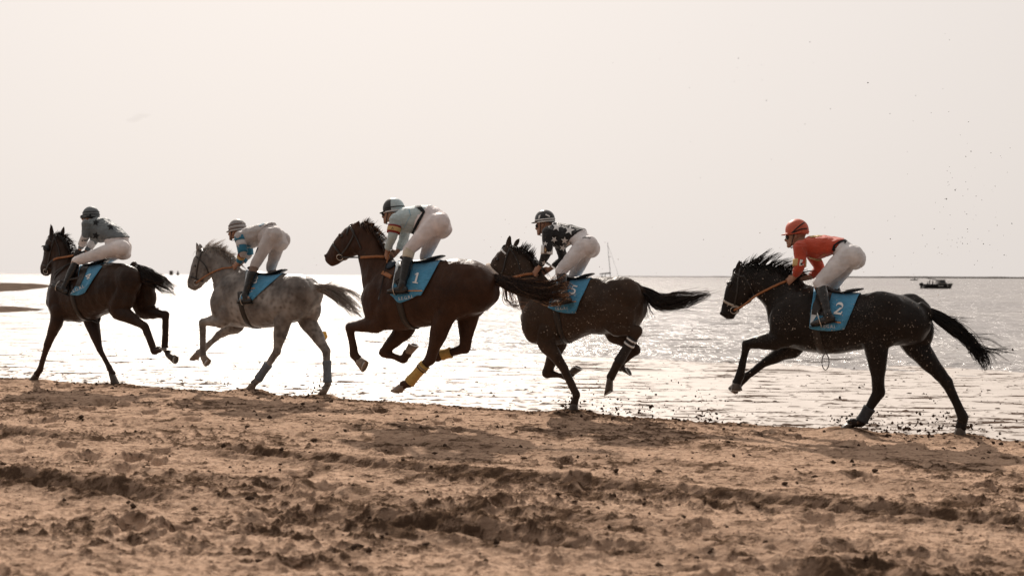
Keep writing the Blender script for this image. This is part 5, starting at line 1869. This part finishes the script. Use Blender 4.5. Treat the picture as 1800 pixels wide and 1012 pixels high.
def build_jockey(i, bv, saddle, G):
    j, fr = J[i], FR[i]
    c0 = fr.L(*j['leg_n'][0])
    o = root('person', fr, (c0.x, 0, fr.L(*j['leg_n'][4]).z), RIDER_LABEL[i], 'person', 'jockeys racing on the beach')

    def tors(key, d=0.0):
        P, A1, R1, R2 = [], [], [], []
        for a, b_, hw in j[key]:
            pa, pb = fr.L(*a), fr.L(*b_)
            P.append((pa + pb) / 2); A1.append((pa - pb).normalized()); R1.append((pa - pb).length / 2 + d); R2.append(hw + d)
        return P, R1, R2, A1
    arms, legs = {}, {}
    for s_, k in ((1, 'arm_n'), (-1, 'arm_f')):
        arms[s_] = [fr.L(q[0], q[1], s_ * l) for q, l in zip(j[k], (AL['sh'], AL['el'], AL['wr'], AL['ha']))]
    for s_, k in ((1, 'leg_n'), (-1, 'leg_f')):
        L_ = [fr.L(q[0], q[1], s_ * l) for q, l in zip(j[k], LL)]
        legs[s_] = L_
    C = fr.L(*j['helm'])
    Fp = fr.L(*j['face'])
    # keep the face within a head's length of the skull
    dv = Fp - C
    dv.y = 0
    if dv.length > .125: Fp = C + dv.normalized() * .125
    nk = [fr.L(*q) for q in j['neck']]
    # ---- body: one continuous figure
    mb = MB()
    mb.ell(C + Vector((-.005, 0, -.012)), (.100, .076, .096), seg=18, rings=12)
    mb.tube([C + Vector((.01, 0, -.02)), lerp(C, Fp, .6), Fp + Vector((-.004, 0, -.045))], [.085, .078, .046], [.07, .064, .042], sub=4, seg=16, cap=.5)
    fx = Vector((1, 0, -.25)).normalized()
    mb.tube([Fp + fx * .045 + Vector((0, 0, .045)), Fp + fx * .074 + Vector((0, 0, .008)), Fp + fx * .05 + Vector((0, 0, -.004))], [.010, .014, .012], sub=2, seg=8)
    mb.ell(Fp + fx * .048 + Vector((0, 0, -.032)), (.016, .024, .010), seg=10, rings=6)
    mb.ell(Fp + fx * .036 + Vector((0, 0, -.062)), (.024, .026, .02), seg=10, rings=6)
    for s_ in (-1, 1):
        mb.ell(lerp(C, Fp, .35) + Vector((-.02, s_ * .075, -.03)), (.02, .012, .03), seg=8, rings=6)
    mb.tube([lerp(C, Fp, .2) + Vector((-.03, 0, -.05)), nk[1] + Vector((0, 0, 0)), lerp(nk[1], tors('jersey')[0][1], .5)], [.056, .056, .07], sub=3, seg=14)
    P, R1, R2, A1 = tors('jersey', -.022)
    P2, Q1, Q2, B1 = tors('pelvis', -.022)
    mb.tube(P + P2, R1 + Q1, R2 + Q2, sub=3, seg=18, A1=A1 + B1, cap=.4)
    for s_ in (-1, 1):
        a = arms[s_]
        mb.tube([lerp(P[1], a[0], .5), a[0], lerp(a[0], a[1], .5), a[1], lerp(a[1], a[2], .35), a[2]], [.05, .052, .044, .038, .038, .026], sub=3, seg=12)
        hand_geo(mb, a[2], a[3], s_)
        l = legs[s_]
        mb.tube([l[0], lerp(l[0], l[1], .45), l[1], lerp(l[1], l[2], .3), lerp(l[1], l[2], .7), l[2]], [.085, .074, .050, .050, .036, .030], sub=3, seg=12)
        mb.tube([l[2], l[3], lerp(l[3], l[4], .5), l[4]], [.03, .028, .028, .018], [.026, .028, .032, .026], sub=2, seg=10)
    link('body', remesh(mb, .0068, 3, .5), M_SKIN, o)
    # ---- silks
    mb = MB()
    P, R1, R2, A1 = tors('jersey', .0)
    mb.tube(P, R1, R2, sub=5, seg=24, A1=A1, cap=.25, ex=2.2)
    for s_ in (-1, 1):
        a = arms[s_]
        e = lerp(a[1], a[2], .90)
        mb.tube([lerp(P[1], a[0], .45), a[0], lerp(a[0], a[1], .5), a[1], lerp(a[1], a[2], .4), e], [.075, .078, .064, .056, .050, .038], sub=4, seg=16, cap=.25)
    jer = link('jersey', remesh(mb, .0095, 3, .5, wrinkle=(.009, 13, (1.0, .7, .8))), M_JERS[i], o)
    # ---- breeches
    mb = MB()
    P, R1, R2, A1 = tors('pelvis', .002)
    Pj = tors('jersey')
    mb.tube([lerp(Pj[0][-1], P[0], .3)] + P, [Pj[1][-1] * .95] + R1, [Pj[2][-1] * .96] + R2, sub=5, seg=24, A1=[Pj[3][-1]] + A1, cap=.55)
    for s_ in (-1, 1):
        l = legs[s_]
        k0 = l[0]
        mb.ell(k0 + Vector((-.05, s_ * .0, -.01)), (.115, .098, .115), seg=14, rings=9)
        mb.tube([k0 + (k0 - l[1]) * .10, k0, lerp(l[0], l[1], .4), lerp(l[0], l[1], .75), l[1], lerp(l[1], l[2], .08), lerp(l[1], l[2], .16 if j.get('gaiter') else max(.08, j['bh']))],
                [.098, .105, .094, .078, .067, .062, .056], [.09, .095, .086, .074, .066, .062, .056], sub=4, seg=16, cap=.3)
    br = link('breeches', remesh(mb, .0095, 3, .5, wrinkle=(.0055, 15, (1, .7, .7))), M_BREECH[i], o)
    both = BVHTree.FromPolygons([v.co + ROOT_OFF[o.name] for v in jer.data.vertices] + [v.co + ROOT_OFF[o.name] for v in br.data.vertices],
                                [tuple(p.vertices) for p in jer.data.polygons] + [tuple(len(jer.data.vertices) + q for q in p.vertices) for p in br.data.polygons])
    jb = bvh_of(jer)
    # ---- boots, gaiters, socks
    for s_ in (-1, 1):
        l = legs[s_]
        t0 = .10 + (.10 if j.get('gaiter') else .0) + (.10 if j.get('sock') else 0)
        mb = MB()
        mb.tube([lerp(l[1], l[2], t0), lerp(l[1], l[2], .35), lerp(l[1], l[2], .65), lerp(l[1], l[2], .9), l[2]], [.058, .060, .052, .042, .043], sub=4, seg=16, cap=.12)
        d = (l[4] - l[3]).normalized()
        hl = l[3] - d * .0
        mb.tube([l[2] + Vector((0, 0, .02)), l[2], lerp(l[2], l[3], .6) + d * .02], [.042, .046, .045], sub=2, seg=12)
        mb.tube([hl - d * .02, hl + d * .03, lerp(hl, l[4], .55), l[4] - d * .03, l[4]], [.036, .042, .038, .028, .02], [.034, .036, .043, .040, .026], sub=4, seg=14, cap=.6)
        bo = link('boot', remesh(mb, .0075, 3, .5, wrinkle=(.003, 14, (1, 1, 1.4))), M_BOOT, o)
        link('boot_sole', MB().tube([hl - d * .045 - Vector((0, 0, .036)), lerp(hl, l[4], .5) - Vector((0, 0, .034)), l[4] + d * .01 - Vector((0, 0, .022))], [.007, .006, .005], [.03, .038, .03], sub=3, seg=10).mesh(), M_HBLACK, bo)
        if j.get('gaiter'):
            mb = MB().tube([lerp(l[1], l[2], -.02), lerp(l[1], l[2], .10), lerp(l[1], l[2], .24)], [.066, .066, .061], sub=3, seg=16, cap=.1)
            link('gaiter', mb.mesh(), M_CREAM, o)
        if j.get('sock'):
            mb = MB().tube([lerp(l[1], l[2], .0), lerp(l[1], l[2], .12), lerp(l[1], l[2], .25)], [.060, .060, .057], sub=3, seg=16, cap=.1)
            link('sock', mb.mesh(), M_SOCK, o)
        # stirrup iron on its leather
        ft_ = lerp(l[3], l[4], .55)
        sx = (l[4] - l[3]).normalized()
        cz = Vector((0, 0, 1)); cz = (cz - sx * cz.dot(sx)).normalized(); cy = sx.cross(cz)
        ring = []
        for k in range(21):
            a = 2 * math.pi * k / 20
            ring.append(ft_ + cy * (.062 * math.sin(a)) + cz * (-.05 + .075 + .078 * math.cos(a) * (1 if math.cos(a) > 0 else .96)))
        link('stirrup', MB().tube(ring, .006, .007, sub=1, seg=8, cap=.1).mesh(), M_STEEL, saddle)
        g = G[8, 9]
        a = Vector((g[0], s_ * (g[1] + .01), g[2]))
        b_ = ft_ + cz * .10
        pts = [lerp(a, b_, t) for t in np.linspace(0, 1, 7)]
        link('stirrup_leather', ribbon(pts, [Vector((0, s_, 0))] * 7, .024, .004).mesh(), M_LEATHER, saddle)
    # ---- gloves where worn
    if i in (1,):
        for s_ in (-1, 1):
            mb = MB()
            hand_geo(mb, arms[s_][2], arms[s_][3], s_)
            me = remesh(mb, .0062, 1)
            for v in me.vertices: v.co += v.normal * .0035
            link('glove', me, M_GLOVE, o)
    # ---- helmet
    tl = Matrix.Rotation(R(-j['tilt']), 3, 'Y')
    a_, b_, c_ = fr.m(j['hr'][0]) , .106, fr.m(j['hr'][1]) * 1.22
    a_ = min(a_, .145) if i != 1 else .128
    seg, rings = 32, 12
    V, F, MI = [], [], []
    Hc = C + Vector((-.004, 0, .004))
    phi_max = 112
    for r_ in range(rings + 1):
        ph = R(phi_max * r_ / rings)
        for k in range(seg):
            th_ = 2 * math.pi * k / seg
            x, y, z = math.sin(ph) * math.cos(th_), math.sin(ph) * math.sin(th_), math.cos(ph)
            if x < 0 and r_ > 8: z -= .16 * (-x) * (r_ - 8) / 4       # deeper behind
            V.append(Hc + tl @ Vector((x * a_, y * b_, z * c_)))
    for r_ in range(rings):
        for k in range(seg):
            q = (k + 1) % seg
            F.append((r_ * seg + k, (r_ + 1) * seg + k, (r_ + 1) * seg + q, r_ * seg + q))
            az = math.degrees(2 * math.pi * (k + .5) / seg) % 360
            MI.append(1 if (i == 3 and (90 < az < 180 or 270 <= az < 360) ) else 0)
            if i == 3: MI[-1] = 1 if 96 < az < 264 else 0
    F.append(tuple(rings * seg + k for k in range(seg))); MI.append(0)
    me = MB().add(V, F).mesh()
    hel = link('helmet', me, [M_HELM[i], M_HELMC], o)
    me.polygons.foreach_set('material_index', MI)
    hb = BVHTree.FromPolygons([v.co + ROOT_OFF[o.name] for v in me.vertices], [tuple(p.vertices) for p in me.polygons])

    def hring(phd, r, mat, nm='helmet_band', a0=0, a1=360):
        P = []
        for k in range(33):
            th_ = R(a0 + (a1 - a0) * k / 32)
            ph = R(phd)
            P.append(Hc + tl @ Vector((math.sin(ph) * math.cos(th_) * a_, math.sin(ph) * math.sin(th_) * b_, math.cos(ph) * c_)))
        return link(nm, MB().tube(P, r, r, sub=1, seg=8, cap=.2).mesh(), mat, hel)
    # peak
    V, F = [], []
    for k in range(13):
        th_ = R(-62 + 124 * k / 12)
        for e, dz in ((0.96, 0), (1.0 + .42 * math.cos(th_ * 1.2), -.012), (1.0 + .42 * math.cos(th_ * 1.2), -.018), (.96, -.008)):
            ph = R(98)
            V.append(Hc + tl @ Vector((math.sin(ph) * math.cos(th_) * a_ * e, math.sin(ph) * math.sin(th_) * b_ * min(e, 1.12), math.cos(ph) * c_ + dz)))
    for k in range(12):
        for q in range(4):
            r_ = (q + 1) % 4
            F.append((k * 4 + q, k * 4 + 4 + q, k * 4 + 4 + r_, k * 4 + r_))
    F += [(0, 1, 2, 3), (51, 50, 49, 48)]
    link('peak', MB().add(V, F).mesh(), {3: M_HBLACK, 4: M_HBLACK, 1: M_HELM[1], 2: M_HELM[2], 5: M_HELM[5]}[i], hel)
    hring(108, .008, {1: M_HBLACK, 2: M_SLEEVEW, 3: M_SLEEVEW, 4: M_WHITE, 5: M_HELM[5]}[i], 'helmet_rim')
    if i == 1:
        hring(72, .006, M_HBLACK); hring(90, .005, M_HBLACK)
        decal('star', fr, [star_poly(352, 96, 22, 5)], hb, M_STARD, hel, .004, 5)
    if i == 2:
        hring(70, .0055, M_BROWNBAND); hring(86, .006, M_SLEEVEW); hring(98, .004, M_BROWNBAND)
    if i == 3:
        hring(88, .006, M_HBLACK, 'helmet_band', 60, 300)
    if i == 4:
        hring(95, .0065, M_WHITE)
        decal('stripe', fr, [[(284, 52), (294, 46), (290, 62), (283, 66)]], hb, M_STARW, hel, .004, 5)
        decal('stripe', fr, [[(318, 42), (338, 52), (336, 58), (316, 48)]], hb, M_STARW, hel, .004, 5)
    if i == 5:
        for y0, z0 in ((.2, .62), (.2, .25)):
            P = []
            for k in range(15):
                q = k / 14
                px_, py_ = lerp(Vector((338, 112, 0)), Vector((416 if z0 < .5 else 404, 78 if z0 < .5 else 52, 0)), q)[:2]
                py_ += (-9 if z0 < .5 else -4) * math.sin(q * math.pi)
                p, n_ = fr.cast(px_, py_, hb, .1)
                P.append((p + n_ * .002, n_))
            link('goggle_strap', ribbon([p for p, _ in P], [n for _, n in P], .012, .004).mesh(), M_HBLACK, hel)
    # goggles and chin strap
    gl = Fp + fx * .050 + Vector((0, 0, .034))
    if i in (1, 3, 4, 5):
        mb = MB().ell(gl + Vector((-.004, 0, 0)), (.026, .062, .030), seg=14, rings=9)
        link('goggles', mb.mesh(), M_LENS, o)
    for s_ in (-1, 1):
        P = [Hc + tl @ Vector((a_ * .15, s_ * b_ * .93, -c_ * .35)), lerp(C, Fp, .55) + Vector((0, s_ * .078, -.045)), Fp + Vector((.004, s_ * .036, -.082)), Fp + Vector((.008, 0, -.09))]
        link('chin_strap', MB().tube(P, .0045, .007, sub=4, seg=6).mesh(), M_HBLACK, hel)
    # ---- patterns on the silks
    for x, y, r_, rot in STARS.get(i, []):
        decal('star', fr, [star_poly(x, y, r_, rot)], both if i == 4 else jb, M_STARD if i == 1 else M_STARW, jer, .005, 5, .15)
    na = arms[1]
    if i == 1:
        for s_ in (1, -1):
            band_tube('sleeve_band', arms[s_][1], arms[s_][2], .052, M_SLEEVEW, jer, -.08, .62)
        decal('emblem', fr, [star_poly(313, 217, 6, 0)], jb, M_STARD, jer, .014, 5, .2)
    if i == 2:
        for s_ in (1, -1):
            a = arms[s_]
            band_tube('sleeve_band', a[0], a[1], .070, M_TEAL, jer, .02, .30, .008)
            band_tube('sleeve_band', a[0], a[1], .064, M_SLEEVEW, jer, .31, .62, .006)
            band_tube('sleeve_band', a[0], a[1], .060, M_TEAL, jer, .63, 1.06, .008)
            band_tube('sleeve_band', a[1], a[2], .040, M_TEAL, jer, .62, .95, .006)
        band_tube('armband', na[1], na[2], .050, M_RED, o, .16, .34, .006)
        band_tube('armband', na[1], na[2], .048, M_YEL, o, .30, .58, .008)
        decal('side_panel', fr, [[(336, 176), (362, 186), (356, 196), (338, 190)]], jb, M_TEAL, jer, .006, 6)
        decal('side_panel', fr, [[(400, 76), (432, 64), (430, 70), (404, 84)]], jb, M_TEAL, jer, .006, 6)
        decal('emblem', fr, [[(380, 192), (396, 190), (392, 206), (384, 222), (378, 206)]], bvh_of(br), M_STARD, br, .005, 6)
    if i == 3:
        ab = band_tube('armband', na[0], na[1], .066, M_RED, o, .38, .88, .008)
        band_tube('armband_stripe', na[0], na[1], .066, M_YEL, ab, .50, .76, .0105)
        decal('letter', fr, text_polys('A', 347, 189, 12, 10), bvh_of(ab), M_STARD, ab, .010, 5, .2)
        decal('waistband', fr, [[(450, 86), (478, 82), (500, 112), (486, 116)], [(500, 112), (486, 116), (464, 150), (474, 162)], [(464, 150), (474, 162), (442, 219), (434, 212)]], both, M_STARD, jer, .006, 6, .15)
        for x in (1,):
            decal('panel_seam', fr, [[(418, 90), (421, 90), (432, 128), (429, 129)], [(429, 129), (432, 128), (400, 190), (397, 189)]], jb, M_PALEBLUE, jer, .004, 6, .15)
    if i == 4:
        ab = band_tube('armband', na[0], lerp(na[1], na[2], .12), .063, M_WHITE, o, .62, 1.05, .008)
        decal('armband_badge', fr, [rect_poly(316, 213, 12, 34, 0)], bvh_of(ab), M_BROWNBAND, ab, .004, 5, .2)
        decal('armband_badge', fr, [rect_poly(316, 212, 6, 12, 0)], bvh_of(ab), M_YEL, ab, .006, 5, .2)
        decal('armband_badge', fr, [star_poly(331, 216, 6, 0, .6)], bvh_of(ab), M_STARD, ab, .005, 5, .2)
        bb = bvh_of(br)
        sc = []
        for k in range(9):
            q = k / 8
            x, y = lerp(436, 392, q), lerp(176, 246, q)
            sc += [rect_poly(x + (k % 2) * 3, y, 6, 2.2, -58 + 35 * (k % 3)), rect_poly(x - 2, y + 3, 2.2, 6, -30)]
        for k in range(6):
            x, y = 492 + k * 6.5, 154 - 1.2 * k + .5 * k * k * .6
            sc += [rect_poly(x, y, 2, 8, 20), rect_poly(x + 2.4, y - 1, 4, 1.8, 10)]
        decal('lettering', fr, sc, bb, M_STARD, br, .005, 5, .15)
    if i == 5:
        ab = band_tube('armband', na[0], lerp(na[1], na[2], .15), .063, M_YEL, o, .62, 1.0, .008)
        decal('armband_badge', fr, [[(386, 212), (404, 216), (398, 250), (381, 246)]], bvh_of(ab), M_WHITE, ab, .005, 5, .2)
        decal('armband_badge', fr, [star_poly(392, 232, 6, 0, .6)], bvh_of(ab), M_STARD, ab, .007, 5, .2)
        decal('hem', fr, [[(424, 200), (462, 210), (500, 210), (498, 219), (460, 219), (428, 209)]], jb, M_YEL, jer, .005, 6, .15)
        decal('waistband', fr, [[(524, 172), (530, 150), (540, 152), (534, 176)], [(530, 150), (552, 134), (556, 141), (540, 152)], [(552, 134), (588, 121), (592, 130), (556, 141)]], both, M_STARD, jer, .006, 6, .15)
        decal('collar_patch', fr, [[(428, 112), (458, 107), (486, 108), (460, 114), (432, 118)]], jb, M_YEL, jer, .005, 6, .1)
    # a collar
    q = tors('jersey')
    mb = MB().tube([lerp(q[0][0], nk[1], .3), nk[1], lerp(nk[1], nk[0], .3)], [.078, .070, .064], sub=2, seg=16, cap=.1)
    link('collar', mb.mesh(), M_SLEEVEW if i in (1, 2, 5) else M_JERS[i], o)
    return o, arms


# ------------------------------------------------------------------ put the field together
for i in (5, 4, 3, 2, 1):
    fr = FR[i]
    ho, bv, joints, trunk, hd = build_horse(i)
    so_cloth, so, cb, G = build_tack(i, bv, trunk, joints)
    jo, arms = build_jockey(i, bv, so, G)
    hands = [lerp(arms[1][2], arms[1][3], 1.15) + Vector((.02, 0, 0)), lerp(arms[-1][2], arms[-1][3], 1.15) + Vector((.02, 0, 0))]
    build_bridle(i, ho, bv, hd, hands)
    if i == 3:
        a, b_, c = fr.L(330, 305, .11), fr.L(306, 408, .20), fr.L(285, 505, .30)
        w_ = root('whip', fr, a, 'thin riding whip pointing down past the bay horse\'s shoulder', 'riding whip')
        link('handle', MB().tube([fr.L(333, 296, .11), a, lerp(a, b_, .45)], [.011, .010, .008], sub=2, seg=8).mesh(), M_TAN, w_)
        link('shaft', MB().tube([lerp(a, b_, .45), b_, c], [.006, .005, .0045], sub=4, seg=8).mesh(), M_HBLACK, w_)
        link('flap', MB().tube([c, lerp(b_, c, 1.12), lerp(b_, c, 1.2)], [.004, .011, .009], [.003, .003, .002], sub=2, seg=8).mesh(), M_LEATHER, w_)
        p, n_ = fr.cast(342, 366, bv, .2)
        rot = Vector((0, 0, 1)).rotation_difference(n_).to_matrix()
        mb = MB().ell(p + n_ * .02, (.065, .065, .028), rot, seg=18, rings=10)
        M_NAVY = simple('navy_pad', (0.03, 0.045, 0.065), 0.7, 0.25)
        link('shoulder_pad', mb.mesh(), M_NAVY, so)
        P, N = surf_strap(fr, bv, [(300, 398), (322, 408), (344, 420)], .2, .006, 8)
        link('breast_strap', ribbon(P, N, .045, .010).mesh(), M_TAN, so)
        P, N = surf_strap(fr, bv, [(318, 296), (350, 300), (385, 300)], .1, .012, 10)
    if i == 1:
        for q, ends in enumerate((((232, 345), (180, 392), (165, 425)), ((262, 330), (205, 360), (170, 385)))):
            P, N = surf_strap(fr, bv, list(ends), .14, .006, 12)
            link('breast_strap', ribbon(P, N, .02, .005).mesh(), M_LEATHER, so)

# ------------------------------------------------------------------ things lying on the flat
p = ground_at(571, 600, -.1)
yb = root('float', None, p, 'small yellow float lying on the wet flat, mostly hidden behind the grey horse\'s hind leg', 'float')
M_FLOAT = simple('yellow_float', (0.55, 0.30, 0.04), 0.5, 0.4)
c = at_depth(570, 591, p.y)
link('float_body', MB().tube([c + Vector((-.0, 0, .10)), c, c - Vector((.02, 0, .10))], [.05, .09, .05], sub=3, seg=14, cap=.8).mesh(), M_FLOAT, yb)


# ------------------------------------------------------------------ sand and mud in the air and on the ground
def clods(pts, rad, flat=1.0, seed=0):
    r_ = np.random.default_rng(seed)
    base = np.array([(1, 0, 0), (-1, 0, 0), (0, 1, 0), (0, -1, 0), (0, 0, 1), (0, 0, -1), (.6, .6, .5), (-.6, .5, -.6), (.5, -.6, -.5), (-.5, -.6, .6)])
    tris = np.array([(4, 6, 0), (4, 2, 6), (6, 2, 0), (4, 9, 1), (4, 3, 9), (9, 3, 1), (4, 1, 2), (4, 0, 3), (5, 7, 1), (5, 2, 7), (7, 2, 1), (5, 8, 0), (5, 3, 8), (8, 3, 0), (5, 0, 2), (5, 1, 3)])
    n = len(pts)
    jit = r_.uniform(.55, 1.35, (n, 10, 1))
    st = r_.uniform(.6, 1.6, (n, 1, 3)) * np.array([1.25, 1, flat])
    a = r_.uniform(0, 6.28, n)
    V = base[None] * jit * st
    x = V[..., 0] * np.cos(a)[:, None] - V[..., 1] * np.sin(a)[:, None]
    y = V[..., 0] * np.sin(a)[:, None] + V[..., 1] * np.cos(a)[:, None]
    V = np.stack([x, y, V[..., 2]], -1) * np.asarray(rad)[:, None, None] + np.asarray(pts)[:, None, :]
    F = (np.arange(n) * 10)[:, None, None] + tris[None]
    me = bpy.data.meshes.new('clods')
    me.from_pydata(V.reshape(-1, 3).tolist(), [], F.reshape(-1, 3).tolist())
    me.update()
    return me


M_CLOD = simple('wet_sand_clod', (0.06, 0.04, 0.029), 0.9, 0.0, 0.3, 60)
M_SPECK = simple('flung_sand_grain', (0.46, 0.37, 0.30), 0.7, 0.3, 0.15, 60)
rr = np.random.default_rng(23)
pts, rad = [], []
for (px, py, sx, sy, n, Y, r0) in ((404, 674, 7, 12, 40, 15.6, .010), (552, 682, 12, 13, 60, 15.2, .011), (1050, 702, 26, 14, 60, 13.5, .010), (1128, 715, 30, 16, 60, 13.0, .011),
                                   (1243, 734, 13, 6, 45, 12.7, .013), (1236, 722, 20, 13, 30, 12.7, .011), (1250, 700, 25, 20, 14, 12.7, .008), (1515, 742, 14, 7, 40, 12.2, .010), (1655, 740, 26, 9, 80, 11.6, .012), (1600, 752, 22, 7, 70, 11.8, .013), (1480, 738, 16, 9, 60, 12.2, .012), (1000, 708, 12, 9, 60, 13.7, .012), (1720, 752, 24, 14, 70, 11.4, .011), (1545, 744, 14, 9, 50, 12.0, .012), (1090, 722, 30, 7, 60, 13.3, .012), (1690, 690, 60, 40, 40, 11.6, .009),
                                   (1560, 690, 120, 50, 90, 12.0, .008), (1150, 640, 90, 50, 70, 12.8, .008), (1050, 600, 60, 60, 60, 13.0, .006)):
    for _ in range(n):
        a, b_ = rr.normal(px, sx), rr.normal(py, sy)
        q = at_depth(a, b_, Y + rr.normal(0, .25))
        if q.z < .01: q.z = .01 + rr.uniform(0, .03)
        pts.append(tuple(q)); rad.append(r0 * (.22 + 1.1 * rr.uniform(0, 1) ** 2.2))
for _ in range(95):                                # high over the last runner
    a, b_ = rr.normal(1690, 55), 470 - abs(rr.normal(0, 120))
    q = at_depth(a, b_, rr.uniform(10.8, 12.6)); pts.append(tuple(q)); rad.append(rr.uniform(.0016, .0048))
for _ in range(45):
    a, b_ = rr.uniform(1050, 1790), rr.uniform(40, 480)
    q = at_depth(a, b_, rr.uniform(10.8, 12.6)); pts.append(tuple(q)); rad.append(rr.uniform(.002, .005))
tag(link('flying_sand_clods', clods(pts, rad, 1, 1), M_CLOD, None, False), 'dark clods of wet sand flung up by the hooves', 'flying sand', kind='stuff')
pts, rad = [], []
for (px, py, sx, sy, n, Y) in ((1440, 570, 75, 50, 260, 11.1), (1580, 600, 55, 50, 190, 11.1), (1330, 500, 40, 40, 100, 11.1), (1000, 560, 45, 45, 260, 12.6), (910, 460, 25, 30, 110, 12.8), (1070, 540, 40, 40, 120, 12.6), (560, 560, 18, 40, 80, 14.6), (1660, 650, 40, 60, 90, 11.1)):
    for _ in range(n):
        q = at_depth(rr.normal(px, sx), rr.normal(py, sy), Y + rr.normal(0, .12))
        if q.z > .02:
            pts.append(tuple(q)); rad.append(.0012 + .0030 * rr.uniform(0, 1) ** 2)
tag(link('sand_spray', clods(pts, rad, 1, 2), M_SPECK, None, False), 'fine pale sand spray hanging in front of the two last horses', 'sand spray', kind='stuff')

# clods resting on the wet flat and on the sand
dg = bpy.context.evaluated_depsgraph_get()


def scatter(n, wlo, whi, bias, rlo, rhi, seed, hfun, ulo=-6, uhi=20, sgn=-1):
    r_ = np.random.default_rng(seed)
    u = r_.uniform(ulo, uhi, n); wv = wlo + (whi - wlo) * r_.uniform(0, 1, n) ** bias
    cl_ = perlin(u * .8, wv * 1.6, 301)
    keep_ = cl_ > r_.uniform(-.5, .35, n)
    u, wv = u[keep_], wv[keep_]
    X = EDGE.x + EF.x * u + EN.x * wv * sgn
    Y = EDGE.y + EF.y * u + EN.y * wv * sgn
    k = (Y > 3.5) & (np.abs(X / np.maximum(Y, .1)) < .6)
    X, Y = X[k], Y[k]
    z = hfun(X, Y)[0]
    rad = rlo + (rhi - rlo) * r_.uniform(0, 1, len(X)) ** 3
    return np.stack([X, Y, z + rad * .2], 1), rad


p1, r1 = scatter(5200, .1, 9, 2.0, .005, .026, 41, wet_height)
tag(link('mud_clods', clods(p1, r1, .32, 3), M_CLOD, None, False), 'scattered dark mud clods lying on the shining wet flat', 'mud clods', kind='stuff')
p3, r3 = scatter(3800, -.22, .35, 1.0, .005, .022, 47, sand_height, sgn=1)
tag(link('edge_clods', clods(p3, r3, .6, 6), M_CLOD, None, False), 'crumbled dark sand along the line where beach meets wet flat', 'sand clods', kind='stuff')
p2, r2 = scatter(5200, .3, 7.5, 1.0, .005, .026, 43, sand_height, sgn=1)
tag(link('sand_clods', clods(p2, r2, .75, 4), M_CLOD, None, True), 'loose moist clods lying on the churned foreground sand', 'sand clods', kind='stuff')
